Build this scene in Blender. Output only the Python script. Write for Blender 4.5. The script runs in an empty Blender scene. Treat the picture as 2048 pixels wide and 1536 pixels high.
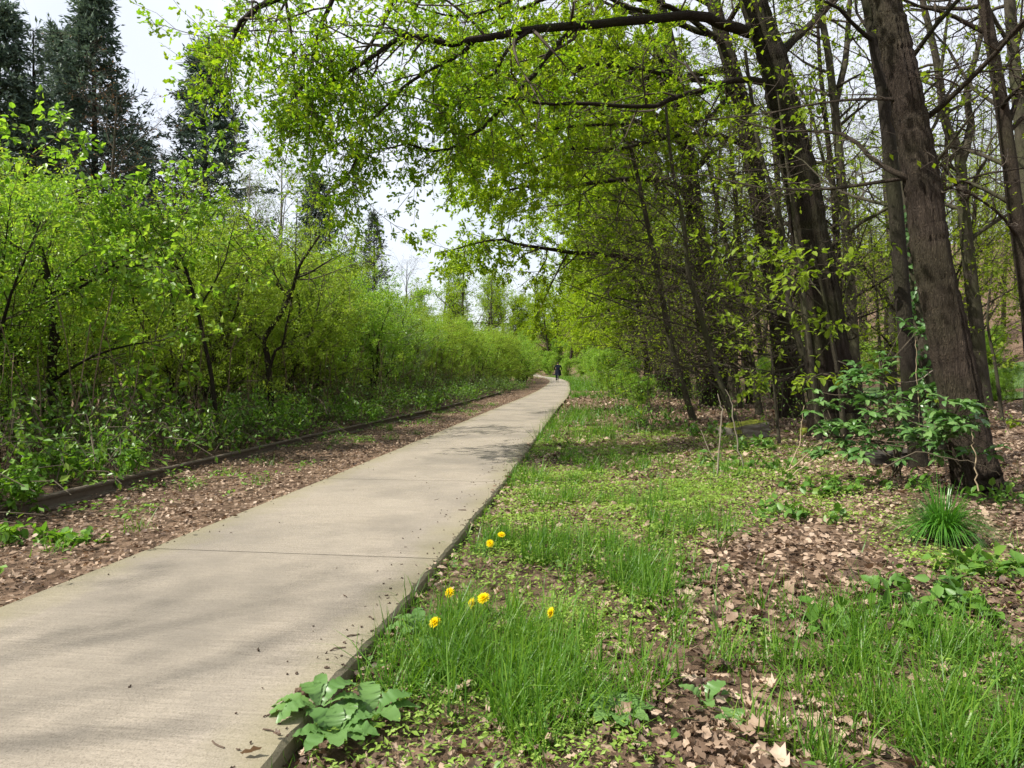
import bpy, math
import numpy as np
rng = np.random.default_rng(11)
R_ = math.radians
sc = bpy.context.scene
C = sc.collection

# ---------------------------------------------------------------- camera, sky, sun, exposure
CAM_H, F, HY = 1.05, 1365.3, 742.0
cam_d = bpy.data.cameras.new('camera'); cam = bpy.data.objects.new('camera', cam_d); C.objects.link(cam)
cam.location = (0, 0, CAM_H); cam.rotation_euler = (R_(90), 0, 0)
cam_d.lens = 24; cam_d.sensor_width = 36; cam_d.shift_y = -(768 - HY) / 2048
cam_d.clip_start = 0.05; cam_d.clip_end = 3000
sc.camera = cam

SUN_EL, SUN_AZ = 52.0, -106.0         # azimuth from +Y towards +X: the sun stands to the left and a little behind the camera
sd = np.array([math.sin(R_(SUN_AZ)) * math.cos(R_(SUN_EL)), math.cos(R_(SUN_AZ)) * math.cos(R_(SUN_EL)), math.sin(R_(SUN_EL))])
w = bpy.data.worlds.new('World'); sc.world = w; w.use_nodes = True
nt = w.node_tree; bg = nt.nodes['Background']
sky = nt.nodes.new('ShaderNodeTexSky'); sky.sky_type = 'NISHITA'; sky.sun_disc = False
sky.sun_elevation = R_(SUN_EL); sky.sun_rotation = R_(SUN_AZ); sky.dust_density = 2.0; sky.air_density = 1.0; sky.ozone_density = 1.0
# a bright thin veil of high cloud over the whole sky
tcw = nt.nodes.new('ShaderNodeTexCoord'); nzw = nt.nodes.new('ShaderNodeTexNoise'); nzw.inputs['Scale'].default_value = 2.2; nzw.inputs['Detail'].default_value = 5
nt.links.new(tcw.outputs['Generated'], nzw.inputs['Vector'])
mrw = nt.nodes.new('ShaderNodeMapRange'); mrw.inputs[1].default_value = .3; mrw.inputs[2].default_value = .7; mrw.inputs[3].default_value = .55; mrw.inputs[4].default_value = .85; nt.links.new(nzw.outputs['Fac'], mrw.inputs[0])
mxw = nt.nodes.new('ShaderNodeMix'); mxw.data_type = 'RGBA'; nt.links.new(mrw.outputs[0], mxw.inputs[0]); nt.links.new(sky.outputs[0], mxw.inputs[6]); mxw.inputs[7].default_value = (5.9, 6.0, 6.25, 1)
nt.links.new(mxw.outputs[2], bg.inputs[0]); bg.inputs[1].default_value = 0.112
from mathutils import Vector, Matrix
sun_d = bpy.data.lights.new('sun', 'SUN'); sun_d.energy = 5.0; sun_d.angle = R_(0.53); sun_d.color = (1, 0.95, 0.87)
sun = bpy.data.objects.new('sun', sun_d); C.objects.link(sun)
sun.rotation_euler = Vector(-sd).to_track_quat('-Z', 'Y').to_euler(); sun.location = (-20, 5, 30)
vs = sc.view_settings; vs.view_transform = 'Standard'; vs.look = 'None'; vs.exposure = 0.86; vs.gamma = 1; vs.use_curve_mapping = False
cy = sc.cycles
cy.max_bounces = 7; cy.diffuse_bounces = 4; cy.glossy_bounces = 2; cy.transmission_bounces = 4; cy.transparent_max_bounces = 4
cy.caustics_reflective = False; cy.caustics_refractive = False; cy.sample_clamp_indirect = 6
cy.use_adaptive_sampling = True; cy.adaptive_threshold = 0.02
cy.use_denoising = True
try:
    cy.denoiser = 'OPENIMAGEDENOISE'; cy.denoising_prefilter = 'FAST'
except Exception: pass

# ---------------------------------------------------------------- helpers
def at(px, py, d):                     # a point seen at photo pixel (px, py) standing d metres away
    return np.array([(px - 1024) / F * d, d, CAM_H - (py - HY) / F * d])
def gnd(px, py):                       # the ground point under a photo pixel
    d = F * CAM_H / (py - HY); return np.array([(px - 1024) / F * d, d, 0.0])
def norm(v): return v / np.maximum(np.linalg.norm(v, axis=-1, keepdims=True), 1e-9)
def sstep(a, b, x):
    t = np.clip((x - a) / (b - a), 0, 1); return t * t * (3 - 2 * t)
def resample(pts, K):                  # Catmull-Rom through the points
    p = np.asarray(pts, float); n = len(p)
    if n == 2: return p[0] + (p[1] - p[0]) * np.linspace(0, 1, K)[:, None]
    e = np.vstack([2 * p[0] - p[1], p, 2 * p[-1] - p[-2]])
    u = np.linspace(0, n - 1 - 1e-6, K); i = u.astype(int); t = (u - i)[:, None]
    a, b, c, d = e[i], e[i + 1], e[i + 2], e[i + 3]
    return .5 * (2 * b + (c - a) * t + (2 * a - 5 * b + 4 * c - d) * t ** 2 + (3 * b - a - 3 * c + d) * t ** 3)

class G:                               # geometry collector: vertices, quads and triangles with material slots
    def __init__(s): s.V = []; s.Q = []; s.T = []; s.n = 0; s.mq = []; s.mt = []
    def add(s, V, Q=None, T=None, m=0):
        V = np.asarray(V, float).reshape(-1, 3)
        if Q is not None and len(Q): Q = np.asarray(Q); s.Q.append(Q + s.n); s.mq.append(np.full(len(Q), m))
        if T is not None and len(T): T = np.asarray(T); s.T.append(T + s.n); s.mt.append(np.full(len(T), m))
        s.V.append(V); s.n += len(V); return s
    def mesh(s, name, mats, smooth=False):
        V = np.concatenate(s.V).astype(np.float32)
        q = np.concatenate(s.Q) if s.Q else np.zeros((0, 4), int); t = np.concatenate(s.T) if s.T else np.zeros((0, 3), int)
        mi = np.concatenate(s.mq + s.mt).astype(np.int32)
        me = bpy.data.meshes.new(name)
        me.vertices.add(len(V)); me.vertices.foreach_set('co', V.ravel())
        lv = np.concatenate([q.ravel(), t.ravel()]).astype(np.int32)
        ls = np.concatenate([np.arange(len(q)) * 4, len(q) * 4 + np.arange(len(t)) * 3]).astype(np.int32)
        me.loops.add(len(lv)); me.loops.foreach_set('vertex_index', lv)
        me.polygons.add(len(ls)); me.polygons.foreach_set('loop_start', ls)
        for m in (mats if isinstance(mats, (list, tuple)) else [mats]): me.materials.append(m)
        me.polygons.foreach_set('material_index', mi)
        sm = smooth if isinstance(smooth, (list, tuple)) else None
        if sm is not None: me.polygons.foreach_set('use_smooth', np.array(sm, bool)[mi])
        elif smooth: me.polygons.foreach_set('use_smooth', np.ones(len(ls), bool))
        else: me.polygons.foreach_set('use_smooth', np.zeros(len(ls), bool))
        me.update(calc_edges=True); me.validate()
        return me

def link(name, me, parent=None, loc=None):
    o = bpy.data.objects.new(name, me); C.objects.link(o)
    if parent is not None: o.parent = parent
    if loc is not None: o.location = loc
    return o
def tag(o, label, cat, group=None):
    o['label'] = label; o['category'] = cat
    if group: o['group'] = group
    return o
def thing(name, label, cat, loc=(0, 0, 0), rz=0.0, group=None):
    o = bpy.data.objects.new(name, None); C.objects.link(o); o.empty_display_size = .2
    o.location = tuple(loc); o.rotation_euler = (0, 0, rz); return tag(o, label, cat, group)
def struct(o, kind='structure'): o['kind'] = kind; return o
def dup(root, name, label, cat, loc, rz=0.0, s=1.0, group=None, tilt=(0, 0)):
    r = root.copy(); r.name = name; C.objects.link(r)
    r.location = tuple(loc); r.rotation_euler = (tilt[0], tilt[1], rz); r.scale = (s, s, s) if np.isscalar(s) else tuple(s)
    tag(r, label, cat)
    if 'group' in r.keys() and group is None: del r['group']
    if group: r['group'] = group
    for ch in root.children:
        c = ch.copy(); C.objects.link(c); c.parent = r
    return r

def tubes(P, Rr, sides=4):
    P = np.asarray(P, float); Rr = np.asarray(Rr, float)
    if P.ndim == 2: P = P[None]; Rr = Rr[None]
    N, K, _ = P.shape
    T = norm(np.gradient(P, axis=1))
    ref = np.where(np.abs(T.mean(1)[:, 2:3]) > .75, np.array([[1., .3, 0]]), np.array([[0, .1, 1.]]))[:, None, :]
    A = norm(np.cross(T, np.broadcast_to(ref, T.shape))); B = np.cross(T, A)
    th = np.arange(sides) * 2 * np.pi / sides
    ring = np.cos(th)[None, None, :, None] * A[:, :, None] + np.sin(th)[None, None, :, None] * B[:, :, None]
    V = P[:, :, None] + Rr[:, :, None, None] * ring
    ix = np.arange(N * K * sides).reshape(N, K, sides)
    a = ix[:, :-1]; c = ix[:, 1:]
    Q = np.stack([a, np.roll(a, -1, 2), np.roll(c, -1, 2), c], -1).reshape(-1, 4)
    return V.reshape(-1, 3), Q

def grow(P, Rr, n, t0, t1, L, ang, K=5, wig=.15, trop=(0, 0, 0), rr=.6, rtip=.3, bias=None, lvar=.35, flat=0., shape=.5, rmin=.0015, rmax=9.):
    """n children on each parent branch; L is metres at the base of the parent's range, shrinking by shape to its end"""
    P = np.asarray(P, float); Rr = np.asarray(Rr, float)
    if P.ndim == 2: P = P[None]; Rr = Rr[None]
    N, Kp, _ = P.shape
    u = (np.arange(n)[None] + rng.random((N, n))) / n
    t = t0 + (t1 - t0) * u
    f = t * (Kp - 1); i = np.minimum(f.astype(int), Kp - 2); wv = (f - i)[..., None]; rows = np.arange(N)[:, None]
    pos = P[rows, i] * (1 - wv) + P[rows, i + 1] * wv
    tan = norm(P[rows, i + 1] - P[rows, i]); rad = Rr[rows, i] * (1 - wv[..., 0]) + Rr[rows, i + 1] * wv[..., 0]
    rv = rng.normal(size=(N, n, 3)); rv[..., 2] *= (1 - flat)
    if bias is not None: rv = rv + np.asarray(bias)
    perp = norm(rv - (rv * tan).sum(-1, keepdims=True) * tan)
    an = np.radians(ang) * (1 + .25 * rng.normal(size=(N, n, 1)))
    d = norm(np.cos(an) * tan + np.sin(an) * perp)
    Ls = L * (1 - shape * u) * np.clip(1 + lvar * rng.normal(size=(N, n)), .3, 2)
    pos = pos.reshape(-1, 3); d = d.reshape(-1, 3); Ls = Ls.reshape(-1, 1); r0 = np.clip(rad.reshape(-1) * rr, rmin, rmax)
    out = np.empty((N * n, K, 3)); out[:, 0] = pos; tr = np.asarray(trop, float)
    cur = d
    for k in range(1, K):
        cur = norm(cur + wig * rng.normal(size=cur.shape) + tr)
        out[:, k] = out[:, k - 1] + cur * Ls / (K - 1)
    rc = np.maximum(r0[:, None] * np.linspace(1, rtip, K)[None], rmin * .7)
    return out, rc

TPL = {
 'diamond': (np.array([[0, 0, 0], [.25, .42, .05], [0, 1, -.05], [-.25, .42, .05]]), None, np.array([[0, 1, 2], [0, 2, 3]])),
 'slim': (np.array([[0, 0, 0], [.17, .4, .03], [0, 1, -.06], [-.17, .4, .03]]), None, np.array([[0, 1, 2], [0, 2, 3]])),
 'broad': (np.array([[0, 0, 0], [.30, .28, .07], [.24, .66, .05], [0, 1, -.08], [-.24, .66, .05], [-.30, .28, .07], [0, .5, -.02]]), None,
           np.array([[0, 1, 6], [1, 2, 6], [2, 3, 6], [3, 4, 6], [4, 5, 6], [5, 0, 6]])),
 'oak': (np.array([[0, 0, 0], [.17, .38, .05], [-.16, .34, .05], [.10, .50, .0], [-.11, .49, .0], [.25, .74, .04], [-.24, .72, .05], [0, 1, -.06]]),
         np.array([[1, 3, 4, 2], [3, 5, 6, 4]]), np.array([[0, 1, 2], [5, 7, 6]])),
 'kite': (np.array([[0, 0, 0], [.29, .36, .07], [0, 1, -.08], [-.29, .36, .07], [0, .45, -.02]]), None, np.array([[0, 1, 4], [1, 2, 4], [2, 3, 4], [3, 0, 4]])),
 'curl': (np.array([[0, 0, .02], [.24, .25, .10], [-.22, .28, .12], [.28, .65, .16], [-.27, .62, .10], [0, 1, .0]]),
          np.array([[1, 3, 4, 2]]), np.array([[0, 1, 2], [3, 5, 4]])),
 'crinkle': (np.array([[0, 0, .05], [.16, .14, .02], [0, .16, .10], [-.15, .15, .04], [.30, .36, .16], [.02, .40, -.02], [-.27, .34, .20], [.19, .52, .02], [0, .55, .08], [-.2, .5, .05], [.31, .72, .22], [.03, .74, .0], [-.30, .70, .13], [.12, .9, .06], [-.1, .88, .12], [0, 1, .16]]),
            np.array([[1, 4, 5, 2], [2, 5, 6, 3], [4, 7, 8, 5], [5, 8, 9, 6], [7, 10, 11, 8], [8, 11, 12, 9], [10, 13, 14, 11]]), np.array([[0, 1, 2], [0, 2, 3], [11, 14, 12], [13, 15, 14]])),
 'blade': (np.array([[-.5, 0, 0], [.5, 0, 0], [-.42, .4, .06], [.42, .4, .06], [-.25, .75, .22], [.25, .75, .22], [0, 1, .5]]),
           np.array([[0, 1, 3, 2], [2, 3, 5, 4]]), np.array([[4, 5, 6]])),
}
def place(pos, d, nrm, size, tpl, wid=None, zs=None):
    tv, tq, tt = TPL[tpl]; M = len(pos)
    y = norm(d); z = norm(nrm - (nrm * y).sum(-1, keepdims=True) * y); x = np.cross(y, z)
    sx = (size if wid is None else wid)[:, None, None]; sy = size[:, None, None]; sz = (size if zs is None else zs)[:, None, None]
    V = pos[:, None] + tv[None, :, 0:1] * sx * x[:, None] + tv[None, :, 1:2] * sy * y[:, None] + tv[None, :, 2:3] * sz * z[:, None]
    off = (np.arange(M) * len(tv))[:, None, None]
    Q = (tq[None] + off).reshape(-1, 4) if tq is not None else None
    T = (tt[None] + off).reshape(-1, 3) if tt is not None else None
    return V.reshape(-1, 3), Q, T
def leaves(P, n, t0, t1, size, tpl, svar=.25, up=.8, fwd=.5, droop=.15, jit=0., keep=None, pw=1.):
    N, K, _ = P.shape
    t = t0 + (t1 - t0) * rng.random((N, n)) ** pw
    f = t * (K - 1); i = np.minimum(f.astype(int), K - 2); wv = (f - i)[..., None]; rows = np.arange(N)[:, None]
    pos = (P[rows, i] * (1 - wv) + P[rows, i + 1] * wv).reshape(-1, 3); tan = norm(P[rows, i + 1] - P[rows, i]).reshape(-1, 3)
    if jit: pos = pos + rng.normal(size=pos.shape) * jit
    if keep is not None:
        k = rng.random(len(pos)) < keep; pos = pos[k]; tan = tan[k]
    rv = norm(rng.normal(size=pos.shape)); d = norm(tan * fwd + rv * .8 - np.array([0, 0, droop]))
    nr = norm(np.array([0, 0, up]) + rng.normal(size=pos.shape) * .55)
    s = size * np.clip(1 + svar * rng.normal(size=len(pos)), .45, 1.7)
    return place(pos, d, nr, s, tpl)

# ---------------------------------------------------------------- materials
def mat(name):
    m = bpy.data.materials.new(name); m.use_nodes = True; n = m.node_tree; n.nodes.clear()
    out = n.nodes.new('ShaderNodeOutputMaterial'); return m, n, out
def nd(n, t, **k):
    x = n.nodes.new(t)
    for a, b in k.items(): setattr(x, a, b)
    return x
def ramp(n, fac, cols):
    r = nd(n, 'ShaderNodeValToRGB'); e = r.color_ramp.elements
    while len(e) < len(cols): e.new(.5)
    for i, (p, c) in enumerate(cols): e[i].position = p; e[i].color = (*c, 1)
    if fac is not None: n.links.new(fac, r.inputs[0])
    return r.outputs[0]
def noise(n, scale, detail=3, rough=.55, vec=None, out='Fac'):
    t = nd(n, 'ShaderNodeTexNoise'); t.inputs['Scale'].default_value = scale; t.inputs['Detail'].default_value = detail; t.inputs['Roughness'].default_value = rough
    if vec is not None: n.links.new(vec, t.inputs['Vector'])
    return t.outputs[out]
def mixc(n, fac, a, b, mode='MIX'):
    m = nd(n, 'ShaderNodeMix', data_type='RGBA', blend_type=mode)
    for s, v in ((0, fac), (6, a), (7, b)):
        if hasattr(v, 'is_linked'): n.links.new(v, m.inputs[s])
        else: m.inputs[s].default_value = v if s == 0 else (*v, 1)
    return m.outputs[2]
def math_(n, op, a, b=0.0, clamp=False):
    m = nd(n, 'ShaderNodeMath', operation=op, use_clamp=clamp)
    for s, v in ((0, a), (1, b)):
        if hasattr(v, 'is_linked'): n.links.new(v, m.inputs[s])
        else: m.inputs[s].default_value = v
    return m.outputs[0]
def leaf_mat(name, cols, trans=.45, rough=.55, spec=.15, tmul=(1.25, 1.3, .6), objvar=.12, patch=.25):
    m, n, out = mat(name)
    g = nd(n, 'ShaderNodeNewGeometry'); oi = nd(n, 'ShaderNodeObjectInfo')
    pos = noise(n, .55, 2, vec=g.outputs['Position'])
    f = math_(n, 'MULTIPLY', g.outputs['Random Per Island'], 1 - patch)
    f = math_(n, 'ADD', f, math_(n, 'MULTIPLY', math_(n, 'SUBTRACT', pos, .25), patch * 2))
    f = math_(n, 'ADD', f, math_(n, 'MULTIPLY', math_(n, 'SUBTRACT', oi.outputs['Random'], .5), objvar), True)
    col = ramp(n, f, cols)
    p = nd(n, 'ShaderNodeBsdfPrincipled'); n.links.new(col, p.inputs['Base Color']); p.inputs['Roughness'].default_value = rough
    p.inputs['Specular IOR Level'].default_value = spec
    tr = nd(n, 'ShaderNodeBsdfTranslucent'); tc = mixc(n, 1.0, col, tmul, 'MULTIPLY'); n.links.new(tc, tr.inputs[0])
    mx = nd(n, 'ShaderNodeMixShader'); mx.inputs[0].default_value = trans
    n.links.new(p.outputs[0], mx.inputs[1]); n.links.new(tr.outputs[0], mx.inputs[2]); n.links.new(mx.outputs[0], out.inputs[0])
    return m
def bark_mat(name, c1, c2, moss=.35, mosscol=(.055, .075, .015), scale=14, bump=.6, stretch=.16):
    m, n, out = mat(name)
    tc = nd(n, 'ShaderNodeTexCoord'); mp = nd(n, 'ShaderNodeMapping'); mp.inputs['Scale'].default_value = (1, 1, stretch)
    n.links.new(tc.outputs['Object'], mp.inputs[0]); v = mp.outputs[0]
    a = noise(n, scale, 6, .65, v); vo = nd(n, 'ShaderNodeTexVoronoi', feature='DISTANCE_TO_EDGE'); vo.inputs['Scale'].default_value = scale * 1.3
    wv = mixc(n, .3, v, noise(n, 7, 5, .7, v, 'Color')); n.links.new(wv, vo.inputs['Vector'])
    vo2 = nd(n, 'ShaderNodeTexVoronoi', feature='DISTANCE_TO_EDGE'); vo2.inputs['Scale'].default_value = scale * 2.9; n.links.new(mixc(n, .2, v, noise(n, 9, 4, .7, v, 'Color')), vo2.inputs['Vector'])
    crack = math_(n, 'MULTIPLY', ramp(n, vo.outputs[0], [(0, (.25, .25, .25)), (.3, (1, 1, 1))]), ramp(n, vo2.outputs[0], [(0, (.1, .1, .1)), (.25, (1, 1, 1))]))
    col = mixc(n, math_(n, 'MULTIPLY', a, 1.0), c1, c2)
    col = mixc(n, math_(n, 'MULTIPLY', math_(n, 'SUBTRACT', 1.0, crack), .55), col, tuple(x * .3 for x in c1))
    big = noise(n, 1.1, 4, .6, tc.outputs['Object'])
    mf = ramp(n, big, [(.42, (0, 0, 0)), (.68, (1, 1, 1))])
    col = mixc(n, math_(n, 'MULTIPLY', mf, moss), col, mosscol)
    p = nd(n, 'ShaderNodeBsdfPrincipled'); n.links.new(col, p.inputs['Base Color']); p.inputs['Roughness'].default_value = .9; p.inputs['Specular IOR Level'].default_value = .2
    h = math_(n, 'ADD', math_(n, 'MULTIPLY', crack, .7), a)
    b = nd(n, 'ShaderNodeBump'); b.inputs['Strength'].default_value = bump; b.inputs['Distance'].default_value = .045
    n.links.new(h, b.inputs['Height']); n.links.new(b.outputs[0], p.inputs['Normal']); n.links.new(p.outputs[0], out.inputs[0])
    return m
def plain(name, c1, c2=None, rough=.7, scale=20, spec=.3, metal=0., bump=0.):
    m, n, out = mat(name); p = nd(n, 'ShaderNodeBsdfPrincipled')
    tc = nd(n, 'ShaderNodeTexCoord'); f = noise(n, scale, 5, .6, tc.outputs['Object'])
    col = mixc(n, f, c1, c2 or tuple(x * .7 for x in c1)); n.links.new(col, p.inputs['Base Color'])
    p.inputs['Roughness'].default_value = rough; p.inputs['Specular IOR Level'].default_value = spec; p.inputs['Metallic'].default_value = metal
    if bump:
        b = nd(n, 'ShaderNodeBump'); b.inputs['Strength'].default_value = bump; b.inputs['Distance'].default_value = .01; n.links.new(f, b.inputs['Height']); n.links.new(b.outputs[0], p.inputs['Normal'])
    n.links.new(p.outputs[0], out.inputs[0]); return m

M = {}
M['oak_leaf'] = leaf_mat('oak_leaf', [(0, (0.106, 0.224, 0.014)), (.5, (0.189, 0.330, 0.018)), (1, (0.330, 0.413, 0.024))], .5)
M['canopy_leaf'] = leaf_mat('canopy_leaf', [(0, (.15, .25, .015)), (.5, (.24, .355, .018)), (1, (.36, .44, .028))], .5)
M['wood_leaf'] = leaf_mat('wood_leaf', [(0, (0.142, 0.212, 0.014)), (.5, (0.224, 0.319, 0.018)), (1, (0.330, 0.389, 0.024))], .5)
M['spray_leaf'] = leaf_mat('spray_leaf', [(0, (0.118, 0.189, 0.018)), (.5, (0.189, 0.271, 0.024)), (1, (0.248, 0.330, 0.035))], .45)
M['maple_leaf'] = leaf_mat('maple_leaf', [(0, (.125, .25, .03)), (.5, (.20, .35, .04)), (1, (.34, .45, .07))], .5, .42, .35)
M['hazel_leaf'] = leaf_mat('hazel_leaf', [(0, (.155, .25, .03)), (.5, (.24, .345, .04)), (1, (.35, .43, .065))], .48, .5, .2)
M['aspen_leaf'] = leaf_mat('aspen_leaf', [(0, (.10, .20, .06)), (.6, (.17, .29, .10)), (1, (.28, .38, .18))], .4, .35, .5)
M['birch_leaf'] = leaf_mat('birch_leaf', [(0, (.12, .19, .06)), (1, (.22, .29, .10))], .45)
M['bramble_leaf'] = leaf_mat('bramble_leaf', [(0, (0.059, 0.142, 0.018)), (.5, (0.106, 0.224, 0.024)), (1, (0.212, 0.307, 0.035))], .35, .42, .45)
M['nettle_leaf'] = leaf_mat('nettle_leaf', [(0, (.08, .19, .022)), (.6, (.14, .28, .03)), (1, (.22, .34, .045))], .4, .45, .4)
M['laurel_leaf'] = leaf_mat('laurel_leaf', [(0, (.045, .115, .026)), (.6, (.075, .165, .04)), (1, (.13, .23, .065))], .25, .36, .45, (1.1, 1.3, .7), .5)
M['herb_leaf'] = leaf_mat('herb_leaf', [(0, (.06, .15, .022)), (.6, (.10, .21, .03)), (1, (.17, .27, .04))], .35, .45, .4)
M['dock_leaf'] = leaf_mat('dock_leaf', [(0, (.07, .16, .035)), (1, (.14, .25, .07))], .3, .4, .45, objvar=.6)
M['chick_leaf'] = leaf_mat('chick_leaf', [(0, (.14, .24, .035)), (.6, (.23, .35, .055)), (1, (.33, .43, .10))], .4, .5, .3)
M['grass'] = leaf_mat('grass_blade', [(0, (.045, .125, .012)), (.5, (.085, .20, .018)), (.85, (.16, .28, .03)), (.96, (.28, .32, .07)), (1, (.42, .36, .16))], .45, .42, .4, patch=.35)
M['tuft'] = leaf_mat('tuft_blade', [(0, (.04, .14, .015)), (.7, (.07, .20, .02)), (1, (.12, .26, .03))], .35, .35, .5)
M['spruce'] = leaf_mat('spruce_needle', [(0, (.06, .10, .08)), (.5, (.095, .145, .11)), (1, (.14, .19, .115))], .25, .5, .3, (1, 1, .8))
M['farcon'] = leaf_mat('far_conifer_needle', [(0, (.05, .075, .055)), (1, (.10, .13, .09))], .15, .5, .3, (1, 1, .8))
M['litter'] = leaf_mat('dry_leaf', [(0, (.035, .022, .015)), (.2, (.10, .064, .043)), (.48, (.228, .158, .105)), (.8, (.37, .275, .195)), (1, (.52, .42, .32))], .18, .55, .3, (1.1, .9, .7), patch=.22)
M['oldleaf'] = leaf_mat('russet_leaf', [(0, (.12, .06, .025)), (1, (.28, .16, .06))], .3, .6, .2, (1.1, .8, .5))
M['bark'] = bark_mat('oak_bark', (.055, .040, .029), (.135, .10, .072), .25, scale=24, bump=1.0, stretch=.055)
M['bark2'] = bark_mat('brown_bark', (.030, .021, .015), (.066, .047, .032), .4, scale=18, bump=1.0, stretch=.07)
M['bark_grey'] = bark_mat('grey_bark', (.055, .046, .032), (.11, .094, .068), .45, scale=20, bump=.5)
M['bark_dark'] = bark_mat('dark_bark', (.022, .017, .012), (.045, .035, .025), .25, scale=16, bump=.6)
M['twig'] = plain('twig_bark', (.10, .082, .055), (.055, .045, .03), .85, 8, .2)
M['twig_dark'] = plain('dark_twig_bark', (.045, .036, .028), (.08, .062, .045), .85, 8, .2)
M['twig_pale'] = plain('pale_twig_bark', (.27, .235, .18), (.15, .125, .09), .85, 8, .2)
M['birch_bark'] = plain('birch_bark', (.38, .36, .32), (.12, .11, .1), .8, 6, .2)
M['stem'] = plain('green_stem', (.12, .17, .04), (.09, .12, .03), .6, 12)
M['straw'] = plain('dead_stem', (.42, .34, .22), (.28, .21, .13), .8, 10, .2)

# ---------------------------------------------------------------- the lie of the land
CL = np.array([(-2.9, -8), (-2.1, -3), (-1.65, 0), (-1.45, 1.7), (-1.31, 2.9), (-.91, 6.1), (-.42, 10.6), (.10, 15.5), (.58, 19.9), (1.0, 23.5), (1.45, 27.6), (2.3, 36.5),
               (3.0, 45), (3.6, 53), (4.05, 59), (4.65, 69), (5.05, 79), (5.45, 92), (5.6, 104), (5.4, 114), (4.6, 123), (2.6, 131), (-1.5, 137), (-9, 142), (-22, 146)])
cl = resample(np.c_[CL, np.zeros(len(CL))], 900)
seg = np.r_[0, np.cumsum(np.linalg.norm(np.diff(cl, axis=0), axis=1))]
HALF = .83
def xc(y): return np.interp(y, CL[:21, 1], CL[:21, 0])
RAILP = np.array([(-3.75, 1.0), (-3.72, 3.0), (-3.60, 4.8), (-3.45, 6.3), (-3.25, 8.0), (-2.98, 10.2), (-2.38, 14.3), (-1.72, 19.2), (-1.15, 24.5), (-.5, 31.)])
def xr(y): return np.interp(y, RAILP[:, 1], RAILP[:, 0]) if np.isscalar(y) else np.where(y > 31, np.interp(y, CL[:21, 1], CL[:21, 0]) - 2.2, np.interp(y, RAILP[:, 1], RAILP[:, 0]))
def gz(x, y):
    x = np.asarray(x, float); y = np.asarray(y, float)
    dp = np.abs(x - xc(y)) - HALF
    near = sstep(.15, 1.6, dp)
    b = (.035 * np.sin(1.7 * x + .6 * y) * np.sin(1.3 * y - .5 * x) + .02 * np.sin(4.1 * x + 1) * np.sin(3.7 * y)) * near
    hill = sstep(17, 75, x - .05 * y) * 19 + sstep(75, 260, x) * 20
    far = sstep(118, 200, y) * 12
    bank = sstep(2.0, 9.0, x - xc(np.minimum(y, 120)) - HALF) * sstep(38, 75, y) * 2.4
    left = sstep(14, 60, -x) * 3
    lb = .07 * sstep(.05, .5, -(x - xr(y))) * sstep(34, 26, y)
    return b + hill + far + bank + left + lb

xs = np.unique(np.r_[-500, -300, -180, -110, np.arange(-75, -20, 4.), np.arange(-20, -6, 1.), np.arange(-6, 8, .22), np.arange(8, 20, .8), np.arange(20, 90, 3.5), 110, 150, 220, 330, 500])
ys = np.unique(np.r_[-120, -60, -30, -15, -8, np.arange(-4, 14, .22), np.arange(14, 40, .7), np.arange(40, 150, 3), np.arange(150, 260, 10), 320, 450, 700])
X, Y = np.meshgrid(xs, ys, indexing='ij'); Z = gz(X, Y)
ix = np.arange(X.size).reshape(X.shape)
Qg = np.stack([ix[:-1, :-1], ix[1:, :-1], ix[1:, 1:], ix[:-1, 1:]], -1).reshape(-1, 4)
def ground_mat():
    m, n, out = mat('woodland_soil'); g = nd(n, 'ShaderNodeNewGeometry'); P = g.outputs['Position']
    vo = nd(n, 'ShaderNodeTexVoronoi'); vo.inputs['Scale'].default_value = 17; n.links.new(P, vo.inputs['Vector'])
    lc = ramp(n, vo.outputs['Color'], [(0, (.04, .026, .016)), (.4, (.10, .066, .042)), (.75, (.19, .128, .085)), (1, (.30, .215, .15))])
    so = mixc(n, noise(n, 40, 5, .7, P), (.045, .028, .018), (.12, .075, .05))
    col = mixc(n, ramp(n, noise(n, 1.3, 4, .6, P), [(.30, (0, 0, 0)), (.5, (1, 1, 1))]), so, lc)
    p = nd(n, 'ShaderNodeBsdfPrincipled'); n.links.new(col, p.inputs['Base Color']); p.inputs['Roughness'].default_value = .9; p.inputs['Specular IOR Level'].default_value = .15
    b = nd(n, 'ShaderNodeBump'); b.inputs['Strength'].default_value = .8; b.inputs['Distance'].default_value = .03
    n.links.new(math_(n, 'ADD', vo.outputs['Distance'], noise(n, 60, 4, .7, P)), b.inputs['Height']); n.links.new(b.outputs[0], p.inputs['Normal']); n.links.new(p.outputs[0], out.inputs[0])
    return m
M['soil'] = ground_mat()
struct(link('ground', G().add(np.stack([X, Y, Z], -1), Qg).mesh('ground', M['soil'], True)))

# mown lawn on the slope beyond the wood
lx = np.arange(14, 30, 1.); ly = np.arange(25, 40, 1.); LX, LY = np.meshgrid(lx, ly, indexing='ij')
LXw = LX + .9 * np.sin(LY * .7) * (LX < 16)
ixl = np.arange(LX.size).reshape(LX.shape); Ql = np.stack([ixl[:-1, :-1], ixl[1:, :-1], ixl[1:, 1:], ixl[:-1, 1:]], -1).reshape(-1, 4)
m, n, out = mat('lawn_turf'); g = nd(n, 'ShaderNodeNewGeometry'); p = nd(n, 'ShaderNodeBsdfPrincipled'); p.inputs['Roughness'].default_value = .8
n.links.new(mixc(n, noise(n, .8, 5, .7, g.outputs['Position']), (.035, .085, .012), (.07, .13, .018)), p.inputs['Base Color'])
bb = nd(n, 'ShaderNodeBump'); bb.inputs['Strength'].default_value = 1; bb.inputs['Distance'].default_value = .05; n.links.new(noise(n, 30, 4, .8, g.outputs['Position']), bb.inputs['Height']); n.links.new(bb.outputs[0], p.inputs['Normal'])
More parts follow.
